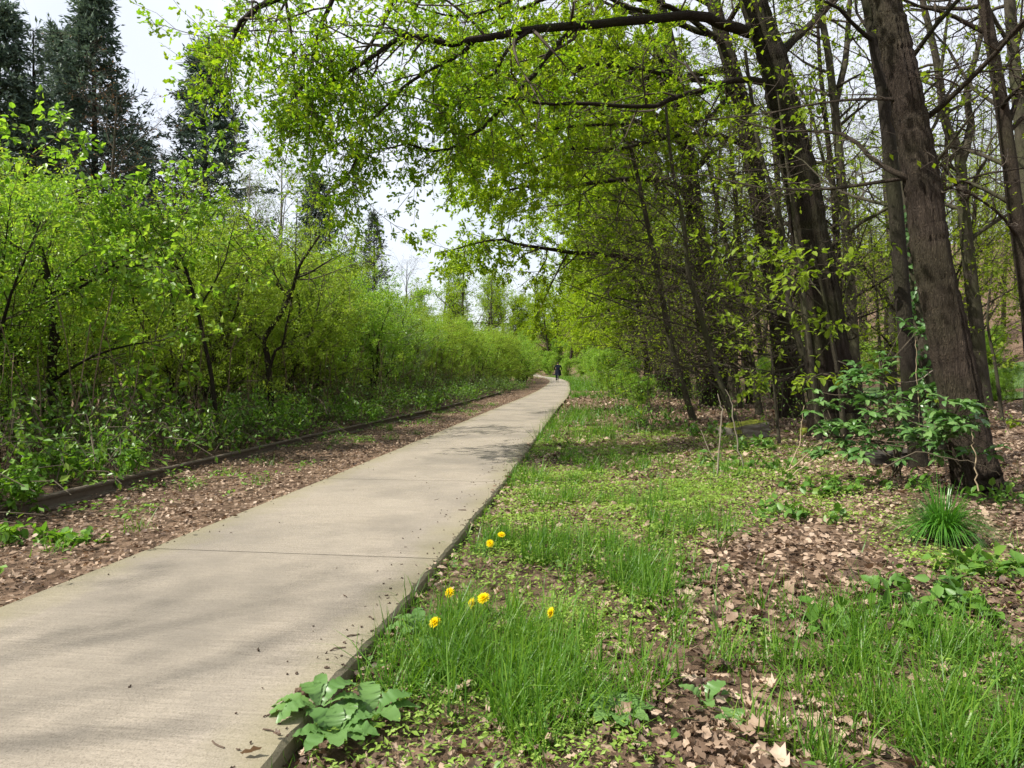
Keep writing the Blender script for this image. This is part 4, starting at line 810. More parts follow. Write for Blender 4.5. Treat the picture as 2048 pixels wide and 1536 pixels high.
blades('grass', 'fresh green grass growing in loose tufts on the verge right of the path', gx[k_], gy[k_], gh[k_], .0042 * (1 + gy[k_] * .09))
yy = 36 + 85 * rng.random(7000) ** .9; xx = xc(yy) + HALF + .15 + 5.5 * rng.random(7000) ** 1.4
blades('grass', 'bright long grass on the bank right of the path near the bend', xx, yy, .32, .03)
yy = 2 + 20 * rng.random(26); xx = xr(yy) + .25 + rng.random(26) * 1.0; i_ = rng.integers(26, size=900)
gx = xx[i_] + rng.normal(size=900) * .05; gy = yy[i_] + rng.normal(size=900) * .06; k_ = gx < xc(gy) - HALF - .03
blades('grass', 'small sparse grass tufts in the dry leaves left of the path', gx[k_], gy[k_], .10, .006)

# chickweed carpet
def carpet(name, label, x, y, h, size, material, tpl='diamond'):
    n_ = len(x); th = rng.random(n_) * 6.283; d = np.stack([np.cos(th), np.sin(th), .35 * rng.normal(size=n_)], -1); nr = np.array([0, 0, 1.]) + rng.normal(size=(n_, 3)) * .4
    V, Q, T = place(on_ground(x, y, h), d, nr, size * np.clip(1 + .3 * rng.normal(size=n_), .4, 1.8), tpl)
    o = link(name, G().add(V, Q, T).mesh(name, M[material])); o['kind'] = 'stuff'; o['label'] = label; o['category'] = 'ground cover'; return o
CB = [(1120, 900, .6, .8), (1180, 850, 1.2, .8), (1100, 960, .5, .9), (1250, 980, .6, .8), (1500, 960, .7, .6), (1600, 1010, .6, .5), (950, 1420, .3, .8), (1100, 1180, .4, .6), (1900, 1130, .4, .6), (1180, 1060, .75, 1.), (1080, 1110, .4, .9), (1330, 1000, .7, 1.), (1400, 975, .6, .9), (1000, 1160, .25, .5), (1010, 1440, .4, .75), (870, 1480, .3, .8), (1250, 1480, .35, .55), (1500, 1250, .4, .25), (1850, 1130, .5, .5), (1620, 1430, .4, .4), (1150, 1250, .35, .7), (1450, 1080, .4, .6), (1800, 1250, .5, .4), (1230, 900, .9, .45), (1060, 1000, .4, .7), (1700, 1130, .4, .5), (1250, 860, 1.2, .4), (1500, 900, 1., .4)]
n_ = 520000; yy = 1.3 + 11 * rng.random(n_) ** 1.3; xx = rng.uniform(-1.6, 6.5, n_)
kk = (xx > xc(yy) + HALF + .03) & (np.abs(xx) < .82 * yy + .3); xx = xx[kk]; yy = yy[kk]
wgt = blob_w(xx, yy, CB) * (.35 + .9 * nz(xx, yy, 5, 4)) + .012 * (nz(xx, yy, 4, 8) > .55) - 1.1 * blob_w(xx, yy, BARE); kk = rng.random(len(xx)) < wgt; xx = xx[kk]; yy = yy[kk]
carpet('chickweed', 'pale yellow-green carpet of tiny chickweed leaves on the sunny verge', xx, yy, .025 + .06 * rng.random(len(xx)) * nz(xx, yy, 7, 5), .0145 + .0016 * yy, 'chick_leaf')

# scattered seedlings with rounder leaves
n_ = 900; yy = 1.3 + 7 * rng.random(n_); xx = rng.uniform(-1.4, 5.5, n_); kk = (xx > xc(yy) + HALF + .04) & (nz(xx, yy, 2, 12) > .42); xx = xx[kk]; yy = yy[kk]
rep = rng.integers(3, 7, len(xx)); xx = np.repeat(xx, rep) + 0.; yy = np.repeat(yy, rep)
carpet('seedlings', 'scattered small round-leaved seedlings among the dry leaves', xx + rng.normal(size=len(xx)) * .012, yy + rng.normal(size=len(xx)) * .012, .02 + .04 * rng.random(len(xx)), .026, 'herb_leaf', 'broad')
# small weeds left verge
n_ = 420; yy = 2.3 + 19 * rng.random(n_); xx = xr(yy) + .1 + rng.random(n_) * 1.1; kk = (xx < xc(yy) - HALF - .08) & (nz(xx, yy, 2.2, 14) > .5); xx = xx[kk]; yy = yy[kk]
rep = rng.integers(5, 13, len(xx)); xx = np.repeat(xx, rep); yy = np.repeat(yy, rep)
carpet('weeds', 'little green weeds dotted through the crumbled leaves beside the rail', xx + rng.normal(size=len(xx)) * .045, yy + rng.normal(size=len(xx)) * .045, .02 + .05 * rng.random(len(xx)), .04, 'nettle_leaf', 'diamond')

# undergrowth behind the rail: bramble canes, dead stalks and their leaves
n_ = 2600; yy = 3 + 38 * rng.random(n_) ** 1.25; ofs = .12 + 3.2 * rng.random(n_) ** 1.3; xx = np.where(yy > 31, xc(yy) - HALF - 1.0, xr(yy)) - ofs
base = on_ground(xx, yy, -.02); a = rng.random(n_) * 6.283; hh = rng.uniform(.22, .75, n_) * (.55 + .4 * ofs); L = rng.uniform(.3, .9, n_)
u = np.linspace(0, 1, 5)[None, :, None]
P = base[:, None] + np.stack([np.cos(a) * L, np.sin(a) * L, 0 * a], -1)[:, None] * u + np.array([0, 0, 1.]) * (hh[:, None, None] * (np.sin(u * 2.5) * 1.15)) + rng.normal(size=(n_, 5, 3)) * .018
g = G(); g.add(*tubes(P, np.full((n_, 5), .0035) * rng.uniform(.6, 1.5, (n_, 1)), 3), m=0)
V, Q, T = leaves(P, 15, .3, 1., .062, 'diamond', up=1.2, fwd=.2, droop=.2, jit=.03, keep=.85); g.add(V, Q, T, m=1)
n2 = 1050; yy = 4 + 34 * rng.random(n2) ** 1.2; ofs = .7 + 3.8 * rng.random(n2); xx = xr(yy) - ofs; b2_ = on_ground(xx, yy, -.02)
P = b2_[:, None] + (np.stack([rng.normal(size=n2) * .25, rng.normal(size=n2) * .25, rng.uniform(.5, 1.9, n2)], -1))[:, None] * u + rng.normal(size=(n2, 5, 3)) * .02
g.add(*tubes(P, np.full((n2, 5), .0045) * rng.uniform(.5, 1.6, (n2, 1)), 3), m=2)
V, Q, T = leaves(P, 5, .2, 1., .06, 'diamond', up=1., jit=.06, keep=.5); g.add(V, Q, T, m=1)
o = link('undergrowth', g.mesh('undergrowth', [M['twig'], M['bramble_leaf'], plain('dead_stalk', (.17, .12, .075), (.09, .065, .04), .85, 9)])); o['kind'] = 'stuff'; o['label'] = 'tangled bramble and dead stalks under the left hedge behind the rail'; o['category'] = 'undergrowth'
# forest-floor regrowth under the trees at right
n_ = 700; yy = 8 + 32 * rng.random(n_); xx = xc(yy) + HALF + 1.2 + 7 * rng.random(n_); bb_ = on_ground(xx, yy, -.02); kk = nz(xx, yy, .8, 21) > .5; bb_ = bb_[kk]; n_ = len(bb_)
P = bb_[:, None] + np.stack([rng.normal(size=n_) * .2 - .1, rng.normal(size=n_) * .2, rng.uniform(.25, 1.1, n_)], -1)[:, None] * u + rng.normal(size=(n_, 5, 3)) * .02
g = G().add(*tubes(P, np.full((n_, 5), .004) * rng.uniform(.5, 1.6, (n_, 1)), 3), m=0); V, Q, T = leaves(P, 14, .3, 1., .055, 'diamond', up=1.3, jit=.08); g.add(V, Q, T, m=1)
o = link('undergrowth', g.mesh('undergrowth', [M['twig'], M['nettle_leaf']])); o['kind'] = 'stuff'; o['label'] = 'thin green regrowth on the floor of the wood at right'; o['category'] = 'undergrowth'

# ---------------------------------------------------------------- single plants
def clump(name, label, cat, loc, nst, h, spreadr, leaf, lsize, tpl='diamond', nl=12, seed=0, group=None, lean=.3):
    root = thing(name, label, cat, loc, group=group); a = rng.random(nst) * 6.283; r = spreadr * np.sqrt(rng.random(nst))
    b = np.stack([np.cos(a) * r, np.sin(a) * r * .8, 0 * a], -1); b[:, 2] = gz(b[:, 0] + loc[0], b[:, 1] + loc[1]) - loc[2] - .01
    hh = h * rng.uniform(.6, 1.15, nst) * (1 - .35 * (r / spreadr) ** 2); uu = np.linspace(0, 1, 6)[None, :, None]
    P = b[:, None] + (np.stack([np.cos(a) * lean * hh, np.sin(a) * lean * hh, hh], -1) + rng.normal(size=(nst, 3)) * .04 * h)[:, None] * uu + rng.normal(size=(nst, 6, 3)) * .012
    link('stems', G().add(*tubes(P, np.full((nst, 6), .003), 3)).mesh('stems', M['stem']), root)['kind'] = 'stuff'
    V, Q, T = leaves(P, nl, .25, 1., lsize, tpl, up=1.3, fwd=.15, droop=.25, jit=.01, pw=.7); link('foliage', G().add(V, Q, T).mesh('foliage', M[leaf], True), root)['kind'] = 'stuff'; return root
NB = [(520, 862, 90, .62, .62, 'large bright nettle clump spilling to the rail in mid hedge'), (420, 880, 45, .5, .4, 'smaller nettle clump just left of the large bright one behind the rail'), (150, 900, 60, .6, .55, 'nettle clump under the dark maple trunk near the left edge'),
      (180, 955, 40, .38, .35, 'low nettle clump overhanging the rail near the left edge'), (50, 1010, 30, .35, .3, 'small nettle clump growing over the rail at the left picture edge'), (705, 832, 45, .5, .5, 'nettle clump behind the rail right of the large bright one'),
      (830, 805, 45, .55, .6, 'nettle clump spilling onto the verge where the rail disappears'), (920, 785, 45, .5, .7, 'far nettle clump at the end of the rail beside the path'), (640, 790, 40, .9, .5, 'tall dark nettle clump under the forked hedge tree'), (300, 850, 50, .6, .5, 'nettle clump between the dark maple trunk and the leaning hedge sapling')]
for i, (px, py, ns, h, r, lab) in enumerate(NB):
    c = gnd(px, py + 20); c[0] = min(c[0], float(xr(np.array([c[1]]))[0]) - r * .7); c[2] = float(gz(c[0], c[1])); clump('nettle_clump', lab, 'nettles', c, int(ns * 1.25), h * 1.15, r * 1.1, 'nettle_leaf', .07, 'diamond', 16, group='nettle clumps behind the rail')
for px, py, ns, h, r, lab in [(30, 1085, 20, .13, .22, 'leafy weed in the verge at the left picture edge'), (165, 1085, 14, .08, .13, 'low weed in dry leaves, right of the weed at the left edge')]:
    clump('weed', lab, 'weed', gnd(px, py), ns, h, r, 'nettle_leaf', .06, 'broad', 7)
HB = [(1320, 855, 26, .38, .32, 'dark green nettle patch at the foot of the thin leaning sapling'), (1400, 880, 20, .30, .35, 'nettle patch in front of the mossy block, on its left'), (1500, 905, 18, .22, .28, 'leafy herb patch right below the mossy block'), (1560, 950, 16, .20, .22, 'leafy herb patch at the foot of the pale dead stalks'),
      (1690, 985, 9, .18, .16, 'leafy herb under the glossy shrub, on its left'), (1800, 985, 9, .2, .18, 'leafy herb under the glossy shrub, close to the nearest trunk'), (1240, 835, 26, .3, .6, 'bright leafy patch on the verge short of the bend, left of the thin sapling'), (1450, 945, 16, .2, .3, 'leafy herb patch at the foot of the left pale dead stalk'), (1640, 985, 14, .18, .25, 'leafy herb patch midway between dead stalks and glossy shrub'), (1545, 1035, 9, .12, .2, 'herb patch above the bare leaf patch'), (1640, 1040, 8, .12, .18, 'small herb above the bare leaf patch, right of the other'),
      (1950, 1150, 20, .15, .25, 'dull green nettle patch below the big grass tuft'), (1850, 1200, 18, .13, .22, 'nettle patch right of the bare leaf patch'), (2030, 1230, 16, .15, .25, 'nettle patch at the right edge above the long grass'), (1780, 1240, 10, .11, .16, 'small nettle patch at the lower end of the bare leaf patch'),
      (1650, 1260, 6, .10, .07, 'lone bluish green nettle in the bare leaf patch'), (2010, 1010, 14, .2, .25, 'herb patch right of the big grass tuft at the edge')]
for px, py, ns, h, r, lab in HB:
    clump('herb', lab, 'herb', gnd(px, py), ns, h, r, 'herb_leaf', .065 if py < 1300 else .05, 'broad', 7 if py < 1300 else 4, lean=.5)

# big arching grass tuft
c = gnd(1885, 1078); root = thing('grass_tuft', 'large dark green tuft of arching grass below the nearest trunk', 'grass tuft', c)
n_ = 850; a = rng.random(n_) * 6.283; el = rng.random(n_) ** .45; L = rng.uniform(.22, .56, n_); uu = np.linspace(0, 1, 7)
hor = (L * el)[:, None] * (uu[None] ** 1.3) * .75; ver = L[:, None] * (uu[None] * (1 - .25 * el[:, None]) - (.85 * el[:, None]) * uu[None] ** 2.3)
r0 = .06 * np.sqrt(rng.random(n_)); P = np.stack([np.cos(a)[:, None] * (r0[:, None] + hor), np.sin(a)[:, None] * (r0[:, None] + hor), ver], -1)
side = np.stack([-np.sin(a), np.cos(a), 0 * a], -1)[:, None]; wv = (.0032 * np.array([1, 1, .95, .85, .7, .45, .08]))[None, :, None]
V = np.stack([P - side * wv, P + side * wv], 2); ii = np.arange(n_ * 14).reshape(n_, 7, 2)
link('blades', G().add(V, np.stack([ii[:, :-1, 0], ii[:, :-1, 1], ii[:, 1:, 1], ii[:, 1:, 0]], -1).reshape(-1, 4)).mesh('blades', M['tuft']), root)

# serrated leaf shared by dock and dandelion plants
def toothed(L, W, teeth, arch, curl, name, m, jag=.25, seed=0):
    rs = np.random.default_rng(seed); n = teeth * 2 + 2; t = np.linspace(0, 1, n); w_ = W * np.sin(np.pi * np.clip(t * .93 + .04, 0, 1)) ** .8 * (.55 + .6 * t) ; w_[0] = W * .12; w_[-1] = .001
    w_ = w_ * (1 - jag * (np.arange(n) % 2)) * (1 + .08 * rs.normal(size=n)); yv = L * t; zv = arch * L * np.sin(t * 2.6) - curl * L * t ** 2
    mid = np.stack([0 * t, yv, zv], -1); l_ = np.stack([-w_, yv + .03 * L * (np.arange(n) % 2), zv + .22 * w_ + .05 * w_ * rs.normal(size=n) * 3], -1); r_ = np.stack([w_, yv + .03 * L * (np.arange(n) % 2), zv + .22 * w_ + .05 * w_ * rs.normal(size=n) * 3], -1)
    V = np.stack([l_, mid, r_], 1); ii = np.arange(n * 3).reshape(n, 3)
    Q = np.concatenate([np.stack([ii[:-1, k_], ii[:-1, k_ + 1], ii[1:, k_ + 1], ii[1:, k_]], -1) for k_ in (0, 1)])
    return G().add(V, Q).mesh(name, m, True)
lm = [toothed(.17, .036, 9, .16, .28, 'leaf', M['dock_leaf'], .16, 1), toothed(.13, .040, 11, .22, .35, 'leaf', M['dock_leaf'], .05, 2), toothed(.09, .032, 9, .22, .35, 'leaf', M['dock_leaf'], .04, 3)]
def rosette(name, label, cat, loc, spec):
    root = thing(name, label, cat, loc)
    for k_, ang, el, s in spec:
        o = link('leaf', lm[k_], root, (0.012 * math.sin(-R_(ang)), .012 * math.cos(R_(ang)), .02)); o.rotation_euler = Matrix.Rotation(R_(ang), 3, 'Z').to_4x4().to_3x3().to_euler(); o.rotation_euler = (R_(el), 0, R_(ang)); o.scale = (s, s, s)
    return root
c = gnd(638, 1462); c[2] = .05
rosette('prickly_weed', 'large pale-leaved toothed weed lapping onto the concrete in the foreground', 'weed', c, [(0, 80, 6, .8), (0, 100, 0, .85), (0, 12, 30, .72), (1, -35, 18, 1.), (0, -70, 8, .7), (1, 130, 10, .85), (2, 40, 30, 1.1)])
c = gnd(668, 1495); rosette('broad_weed', 'smooth round-leaved weed crowding the toothed weed, nearer the camera', 'weed', c, [(1, 160, 30, .9), (1, 120, 35, .8), (2, 200, 35, 1.2), (2, 60, 45, 1.2), (1, -20, 40, .85), (2, -60, 35, 1.2), (2, 240, 30, 1.1), (1, -100, 25, .9), (2, 10, 55, 1.)])
c = gnd(745, 1452); rosette('broad_weed', 'smooth round-leaved weed right of the toothed weed', 'weed', c, [(1, 20, 35, 1.), (2, 90, 35, 1.2), (2, -60, 35, 1.3), (1, 160, 30, .8), (2, 230, 30, 1.2), (0, -75, 18, .75)])
c = gnd(838, 1275); rosette('dandelion_leaves', 'pale toothed leaf rosette beside the nearest dandelion flower', 'weed', c, [(1, 60, 30, .9), (1, 100, 20, .9), (1, 10, 50, .8), (1, -50, 25, .9), (2, 150, 30, 1.)])
c = gnd(870, 1335); rosette('dandelion_leaves', 'dark toothed leaf rosette in the grass below the nearest dandelion', 'weed', c, [(1, 30, 35, .9), (1, 90, 25, .8), (2, -30, 35, 1.2), (1, -80, 25, .8), (2, 150, 30, 1.)])
c = gnd(1235, 1455); rosette('broad_weed', 'blue-green leafy weed in the lower middle among dry leaves', 'weed', c, [(2, a_, 35, 1.1) for a_ in range(0, 360, 45)])

c = gnd(1410, 1425); rosette('seedling', 'lone seedling with pale broad leaves in the lower right dry leaves', 'seedling', c, [(2, 70, 50, .9), (2, -60, 50, 1.), (2, 180, 40, .7)])
c = gnd(1470, 1465); rosette('seedling', 'small round-leaved seedling right beside the lone pale one', 'seedling', c, [(2, a_, 40, .6) for a_ in (20, 95, 170, 250, 320)])
# dandelions
M['dandelion'] = leaf_mat('dandelion_petal', [(0, (.84, .60, .004)), (1, (.96, .80, .01))], .25, .5, .2, (1, 1, 1))
def flower_mesh():
    g = G()
    for ring, (nn, L, el, z) in enumerate([(46, .026, 8, 0), (38, .021, 28, .003), (28, .015, 52, .005), (16, .009, 75, .006)]):
        a = np.arange(nn) * 6.283 / nn + rng.random(nn) * .1; e = np.radians(el + 6 * rng.normal(size=nn)); d = np.stack([np.cos(a) * np.cos(e), np.sin(a) * np.cos(e), np.sin(e)], -1)
        nr_ = np.stack([-np.cos(a) * np.sin(e), -np.sin(a) * np.sin(e), np.cos(e)], -1)
        g.add(*place(np.zeros((nn, 3)) + np.array([0, 0, z]), d, nr_, np.full(nn, L), 'slim', np.full(nn, L * .55)))
    return g.mesh('flower_head', M['dandelion'])
fm = flower_mesh()
cal = G().add(*tubes(np.array([[0, 0, -.014], [0, 0, -.006], [0, 0, .0]]), np.array([.004, .007, .008]), 8)).mesh('calyx', M['stem'], True)
DL = [(1003, 1070, .13, 'furthest dandelion flower, standing in the grass tuft above the others', 25), (980, 1087, .11, 'half-turned dandelion just left of and below the furthest one', 60), (900, 1185, .12, 'half-turned dandelion closest to the concrete, midway', 65), (967, 1197, .14, 'large fully open dandelion in the middle of the flowers', 38), (945, 1206, .12, 'dandelion seen edge-on touching the large open one', 80), (870, 1245, .13, 'open dandelion nearest the camera beside the pale toothed leaves', 45), (1103, 1225, .10, 'small narrow dandelion on its own at the right', 75)]
for px, py, h, lab, tl in DL:
    d = F * (CAM_H - h) / (py - HY); fl = at(px, py, d); b = fl.copy(); b[0] += .02 * rng.normal(); b[1] += .03; b[2] = gz(b[0], b[1]) - .01
    root = thing('dandelion', lab, 'flower', b, group='dandelions beside the path')
    sp = resample([np.zeros(3), (fl - b) * np.array([.2, .2, .55]), fl - b - np.array([0, 0, .012])], 8); link('stem', G().add(*tubes(sp, np.full(8, .0024), 5)).mesh('stem', M['stem'], True), root)
    o = link('flower_head', fm, root, tuple(fl - b)); o.rotation_euler = (R_(tl * (.85 if tl < 50 else .9)), 0, R_(rng.uniform(-60, 25) if tl < 70 else -75)); o.scale = (1.12,) * 3 if tl == 38 else (.95,) * 3
    link('calyx', cal, o)
# small yellowish flower stalk omitted: nothing else in bloom

# glossy broad-leaved shrub before the dark trunk
root_p = at(1790, 935, 7.0); root_p[2] = gz(root_p[0], root_p[1]); shr = thing('laurel_shrub', 'open shrub with whorls of glossy blue-green leaves left of the nearest trunk', 'shrub', root_p)
lt = toothed(.125, .026, 6, .12, .28, 'leaf', M['laurel_leaf'], .02, 5); lt2 = toothed(.10, .024, 5, .12, .38, 'leaf', M['laurel_leaf'], .02, 6)
WH = [(1690, 760, 6.6), (1720, 740, 6.5), (1755, 745, 6.7), (1700, 800, 6.5), (1730, 790, 6.3), (1670, 815, 6.6), (1665, 860, 6.3), (1690, 880, 6.2), (1720, 860, 6.4), (1740, 890, 6.1), (1760, 800, 6.2), (1790, 795, 6.4), (1775, 720, 6.9), (1800, 840, 6.2), (1810, 870, 6.3), (1790, 890, 6.2), (1830, 880, 6.4), (1820, 820, 6.5), (1860, 775, 6.2), (1880, 785, 6.3), (1870, 840, 5.6), (1890, 850, 5.5), (1920, 835, 5.4), (1945, 815, 5.35), (1955, 835, 5.4), (1905, 870, 5.5), (1880, 880, 5.6), (1640, 900, 6.4), (1660, 840, 6.5), (1980, 910, 5.4), (1875, 905, 5.7), (1710, 905, 6.2), (1835, 660, 7.2), (1745, 830, 6.3), (1850, 870, 5.9)]
sg = G(); mains = []; rest = G(); n_leaf = 0
for tx in [(1700, 790, 6.5), (1760, 740, 6.8), (1735, 880, 6.25), (1815, 800, 6.5), (1900, 840, 5.6), (1860, 770, 6.3), (1660, 870, 6.4)]:
    tip = at(*tx) - root_p; st = np.array([rng.normal() * .05, rng.normal() * .04, 0]); P = resample([st, (st + tip) * .5 + np.array([-.15 * tip[0], 0, .12]), tip], 12); sg.add(*tubes(P, np.linspace(.011, .005, 12), 5)); mains.append(P)
mp_ = np.concatenate([m_[5:] for m_ in mains])
for wx in [w_ + (q_,) for q_ in (0, 1, 2, 3) for w_ in WH]:
    tip = at(*wx[:3]) - root_p + (rng.normal(size=3) * np.array([.09, .12, .07]) + np.array([-.05, 0, .01]) if wx[3] else 0)
    jn = mp_[np.argmin(((mp_ - tip) ** 2).sum(1) + .5 * (mp_[:, 2] > tip[2]))]
    P = resample([jn, (jn + tip) * .5 + np.array([0, 0, -.02]), tip], 6); sg.add(*tubes(P, np.linspace(.005, .003, 6), 4))
    nw = int(rng.integers(6, 9)); a0 = rng.random() * 360
    for q in range(nw):
        s_ = rng.uniform(.7, 1.12); lq = lt if rng.random() < .6 else lt2; n_leaf += 1
        if n_leaf > 296:
            mm = Matrix.Translation(Vector(tip)) @ Matrix.Rotation(R_(a0 + q * 360 / nw), 4, 'Z') @ Matrix.Rotation(R_(rng.normal() * 16), 4, 'Y') @ Matrix.Rotation(R_(rng.uniform(-20, 40)), 4, 'X') @ Matrix.Scale(s_, 4)
            rest.add([tuple(mm @ v.co) for v in lq.vertices], [tuple(p_.vertices) for p_ in lq.polygons]); continue
        o = link('leaf', lq, shr, tuple(tip + np.array([0, 0, -.012 * q / nw])))
        o.rotation_euler = (R_(rng.uniform(-20, 40)), R_(rng.normal() * 16), R_(a0 + q * 360 / nw + rng.normal() * 14)); o.scale = (s_,) * 3
link('stems', sg.mesh('stems', M['twig'], True), shr)
if rest.V: link('foliage', rest.mesh('foliage', M['laurel_leaf'], True), shr)['kind'] = 'stuff'

# dead stalks
def stalk(label, pts, r, m='straw', side=()):
    P = resample([at(*p) for p in pts], 16); P[1:] += rng.normal(size=(15, 3)) * .006; b = P[0].copy(); g = G(); g.add(*tubes(P, np.linspace(r, r * .45, 16), 5))
    for s_ in side: g.add(*tubes(resample([at(*p) for p in s_], 8), np.linspace(r * .6, r * .3, 8), 4))
    g.V = [v - b for v in g.V]; return tag(link('dead_stalk', g.mesh('dead_stalk', M[m], True), None, tuple(b)), label, 'stalk')
stalk('pale straight dead stalk left of its twin, before the mossy block', [(1433, 968, 6.4), (1440, 890, 6.4), (1443, 820, 6.4), (1437, 790, 6.4)], .009, 'twig_pale', [[(1436, 925, 6.4), (1420, 905, 6.4), (1402, 860, 6.5)]])
stalk('pale crooked dead stalk with a bent tip, right of its twin', [(1487, 935, 7.1), (1476, 890, 7.1), (1468, 840, 7.1), (1462, 800, 7.1), (1450, 780, 7.1)], .010, 'twig_pale')
stalk('tan curved dead stalk arching up right of the mossy block', [(1575, 945, 7.0), (1598, 890, 7.0), (1604, 845, 7.0), (1607, 812, 7.0)], .006)
stalk('long tan stalk leaning right toward the glossy shrub', [(1545, 962, 6.5), (1590, 930, 6.5), (1640, 885, 6.6), (1670, 860, 6.7)], .006)
stalk('second long tan stalk, nearer, leaning right toward the glossy shrub', [(1562, 968, 6.3), (1605, 935, 6.4), (1650, 900, 6.5), (1690, 870, 6.6)], .005)
stalk('arching brown cane bowed across the foot of the nearest trunk', [(1770, 935, 5.6), (1830, 905, 5.5), (1890, 915, 5.4), (1960, 930, 5.3), (2000, 950, 5.3)], .006, 'twig')
stalk('upright thin brown stalk before the nearest trunk', [(1957, 982, 5.3), (1948, 900, 5.3), (1945, 860, 5.3)], .006)
stalk('thin upright stalk rising before the dark trunk', [(1838, 865, 6.4), (1834, 760, 6.4), (1830, 680, 6.4)], .005)
stalk('slanting brown dead branch between the dark trunk and the nearest trunk', [(1798, 940, 6.2), (1830, 895, 6.3), (1868, 870, 6.3)], .010, 'twig')
stalk('pale bare branch crossing before the dark trunk', [(1868, 740, 7.0), (1835, 760, 6.9), (1800, 765, 6.8), (1785, 768, 6.8)], .006, 'twig_pale')
stalk('pale bowed twig lying across the undergrowth at the left edge', [(170, 925, 6.2), (210, 900, 6.3), (250, 905, 6.3), (275, 925, 6.2)], .005, 'twig_pale')
stalk('tall pale bowed twig in the hedge right of the forked hedge tree', [(655, 828, 10), (640, 800, 10), (615, 788, 10)], .006, 'twig_pale')

# mossy block and mossy stones
def block(name, label, loc, size, rz, seed, m, top=None):
    import bmesh
    bm = bmesh.new(); bmesh.ops.create_cube(bm, size=1); bmesh.ops.subdivide_edges(bm, edges=bm.edges[:], cuts=4, use_grid_fill=True); rs = np.random.default_rng(seed)
    for v in bm.verts: v.co = Vector((v.co.x * size[0], v.co.y * size[1], (v.co.z + .5) * size[2])) + Vector(rs.normal(size=3) * min(size) * .03)
    bmesh.ops.bevel(bm, geom=[e for e in bm.edges if e.calc_face_angle(0) > 1.2], offset=min(size) * .06, segments=2, affect='EDGES')
    me = bpy.data.meshes.new(name); bm.to_mesh(me); bm.free(); me.materials.append(m)
    if top is not None:
        me.materials.append(top)
        for p_ in me.polygons:
            if p_.normal.z > .5: p_.material_index = 1
    o = link(name, me, None, loc); o.rotation_euler = (0, R_(-7), rz); return tag(o, label, 'block')
M['moss'] = plain('moss', (.20, .21, .03), (.10, .12, .02), .95, 30, .1, 0, 1.)
M['block'] = plain('weathered_block', (.20, .18, .145), (.11, .095, .075), .9, 14, .2, 0, .5)
b = gnd(1487, 878); block('mossy_block', 'grey block with a mossy top half sunk in herbs by the wood edge', (b[0] + .1, b[1] + .3, -.03), (.72, .42, .25), R_(24), 3, M['block'], M['moss'])
b = gnd(1632, 868); block('mossy_stone', 'low mossy stone in the dry leaves right of the mossy block', (b[0], b[1], -.05), (.45, .3, .16), R_(-10), 5, M['moss'])
b = gnd(1775, 925); block('mossy_stone', 'dark low stone in shade under the glossy shrub', (b[0], b[1], -.05), (.5, .3, .18), R_(5), 6, plain('damp_stone', (.045, .04, .032), (.025, .022, .018), .9, 14, .2, 0, .5))  # plain stone in a darker tone than the other blocks
# clod on the slab edge
import bmesh
bm = bmesh.new(); bmesh.ops.create_icosphere(bm, subdivisions=3, radius=.021)
for v in bm.verts: v.co = Vector((v.co.x * 1.25, v.co.y * .9, v.co.z * .75)) * (1 + .22 * math.sin(v.co.x * 260) * math.sin(v.co.y * 310 + 1) + .12 * rng.normal() * .6)
me = bpy.data.meshes.new('clod'); bm.to_mesh(me); bm.free(); me.materials.append(plain('dry_earth', (.16, .11, .075), (.07, .048, .032), .95, 120, .1, 0, 1.))
d_ = F * (CAM_H - TOPZ) / (1392 - HY); tag(link('earth_clod', me, None, ((608 - 1024) / F * d_, d_, TOPZ + .013)), 'small dark clod of earth on the slab edge behind the toothed weed', 'clod')
# crumbs and twigs on the slabs
g = G(); n_ = 330; yy = 1.6 + 9 * rng.random(n_) ** 1.2; oo = rng.uniform(-.8, .8, n_); oo[:280] = .825 - .30 * rng.random(280) ** 2.5; oo[280:300] = -.825 + .2 * rng.random(20) ** 2; xx = xc(yy) + oo; th = rng.random(n_) * 6.28; L = np.where(rng.random(n_) < .07, .045, .009) * rng.uniform(.5, 1.5, n_)
u3 = np.linspace(-.5, .5, 4)[None, :, None]; P = np.stack([xx, yy, np.full(n_, TOPZ + .0035)], -1)[:, None] + np.stack([np.cos(th) * L, np.sin(th) * L, 0 * L], -1)[:, None] * u3 + rng.normal(size=(n_, 4, 3)) * .0015
g.add(*tubes(P, np.full((n_, 4), .0024) * rng.uniform(.5, 1.4, (n_, 1)), 4)); o = link('crumbs', g.mesh('crumbs', plain('dark_crumb', (.055, .038, .026), (.10, .07, .05), .9, 60))); o['kind'] = 'stuff'; o['label'] = 'dark crumbs and bits of twig scattered on the slabs'; o['category'] = 'debris'

# ---------------------------------------------------------------- cyclist riding away
CYd = 58.0; bx_, by_ = (1116 - 1024) / F * CYd, CYd; hd = R_(-4)
M['coat'] = plain('dark_navy_clothing', (.006, .008, .016), (.01, .013, .022), .9, 8, .1); M['hair'] = plain('dark_hair', (.02, .015, .012), None, .7, 30); M['skin'] = plain('skin', (.45, .27, .19), (.4, .24, .17), .55, 8)
M['frame'] = plain('black_bicycle_paint', (.015, .015, .018), None, .35, 5, .5); M['tyre'] = plain('tyre_rubber', (.018, .018, .018), None, .85, 20); M['metal'] = plain('bicycle_metal', (.35, .35, .36), None, .35, 5, .5, .9)
def torus(R1, r, x, z, y=0., ns=28, nt_=8):
    a = np.arange(ns + 1) * 2 * np.pi / ns; P = np.stack([np.zeros(ns + 1) + x, y + R1 * np.cos(a), z + R1 * np.sin(a)], -1); return tubes(P, np.full(ns + 1, r), nt_)
bz = float(gz(bx_, by_)) + TOPZ
bike = thing('bicycle', 'upright black bicycle under the person on the path', 'bicycle', (bx_, by_, bz), hd)
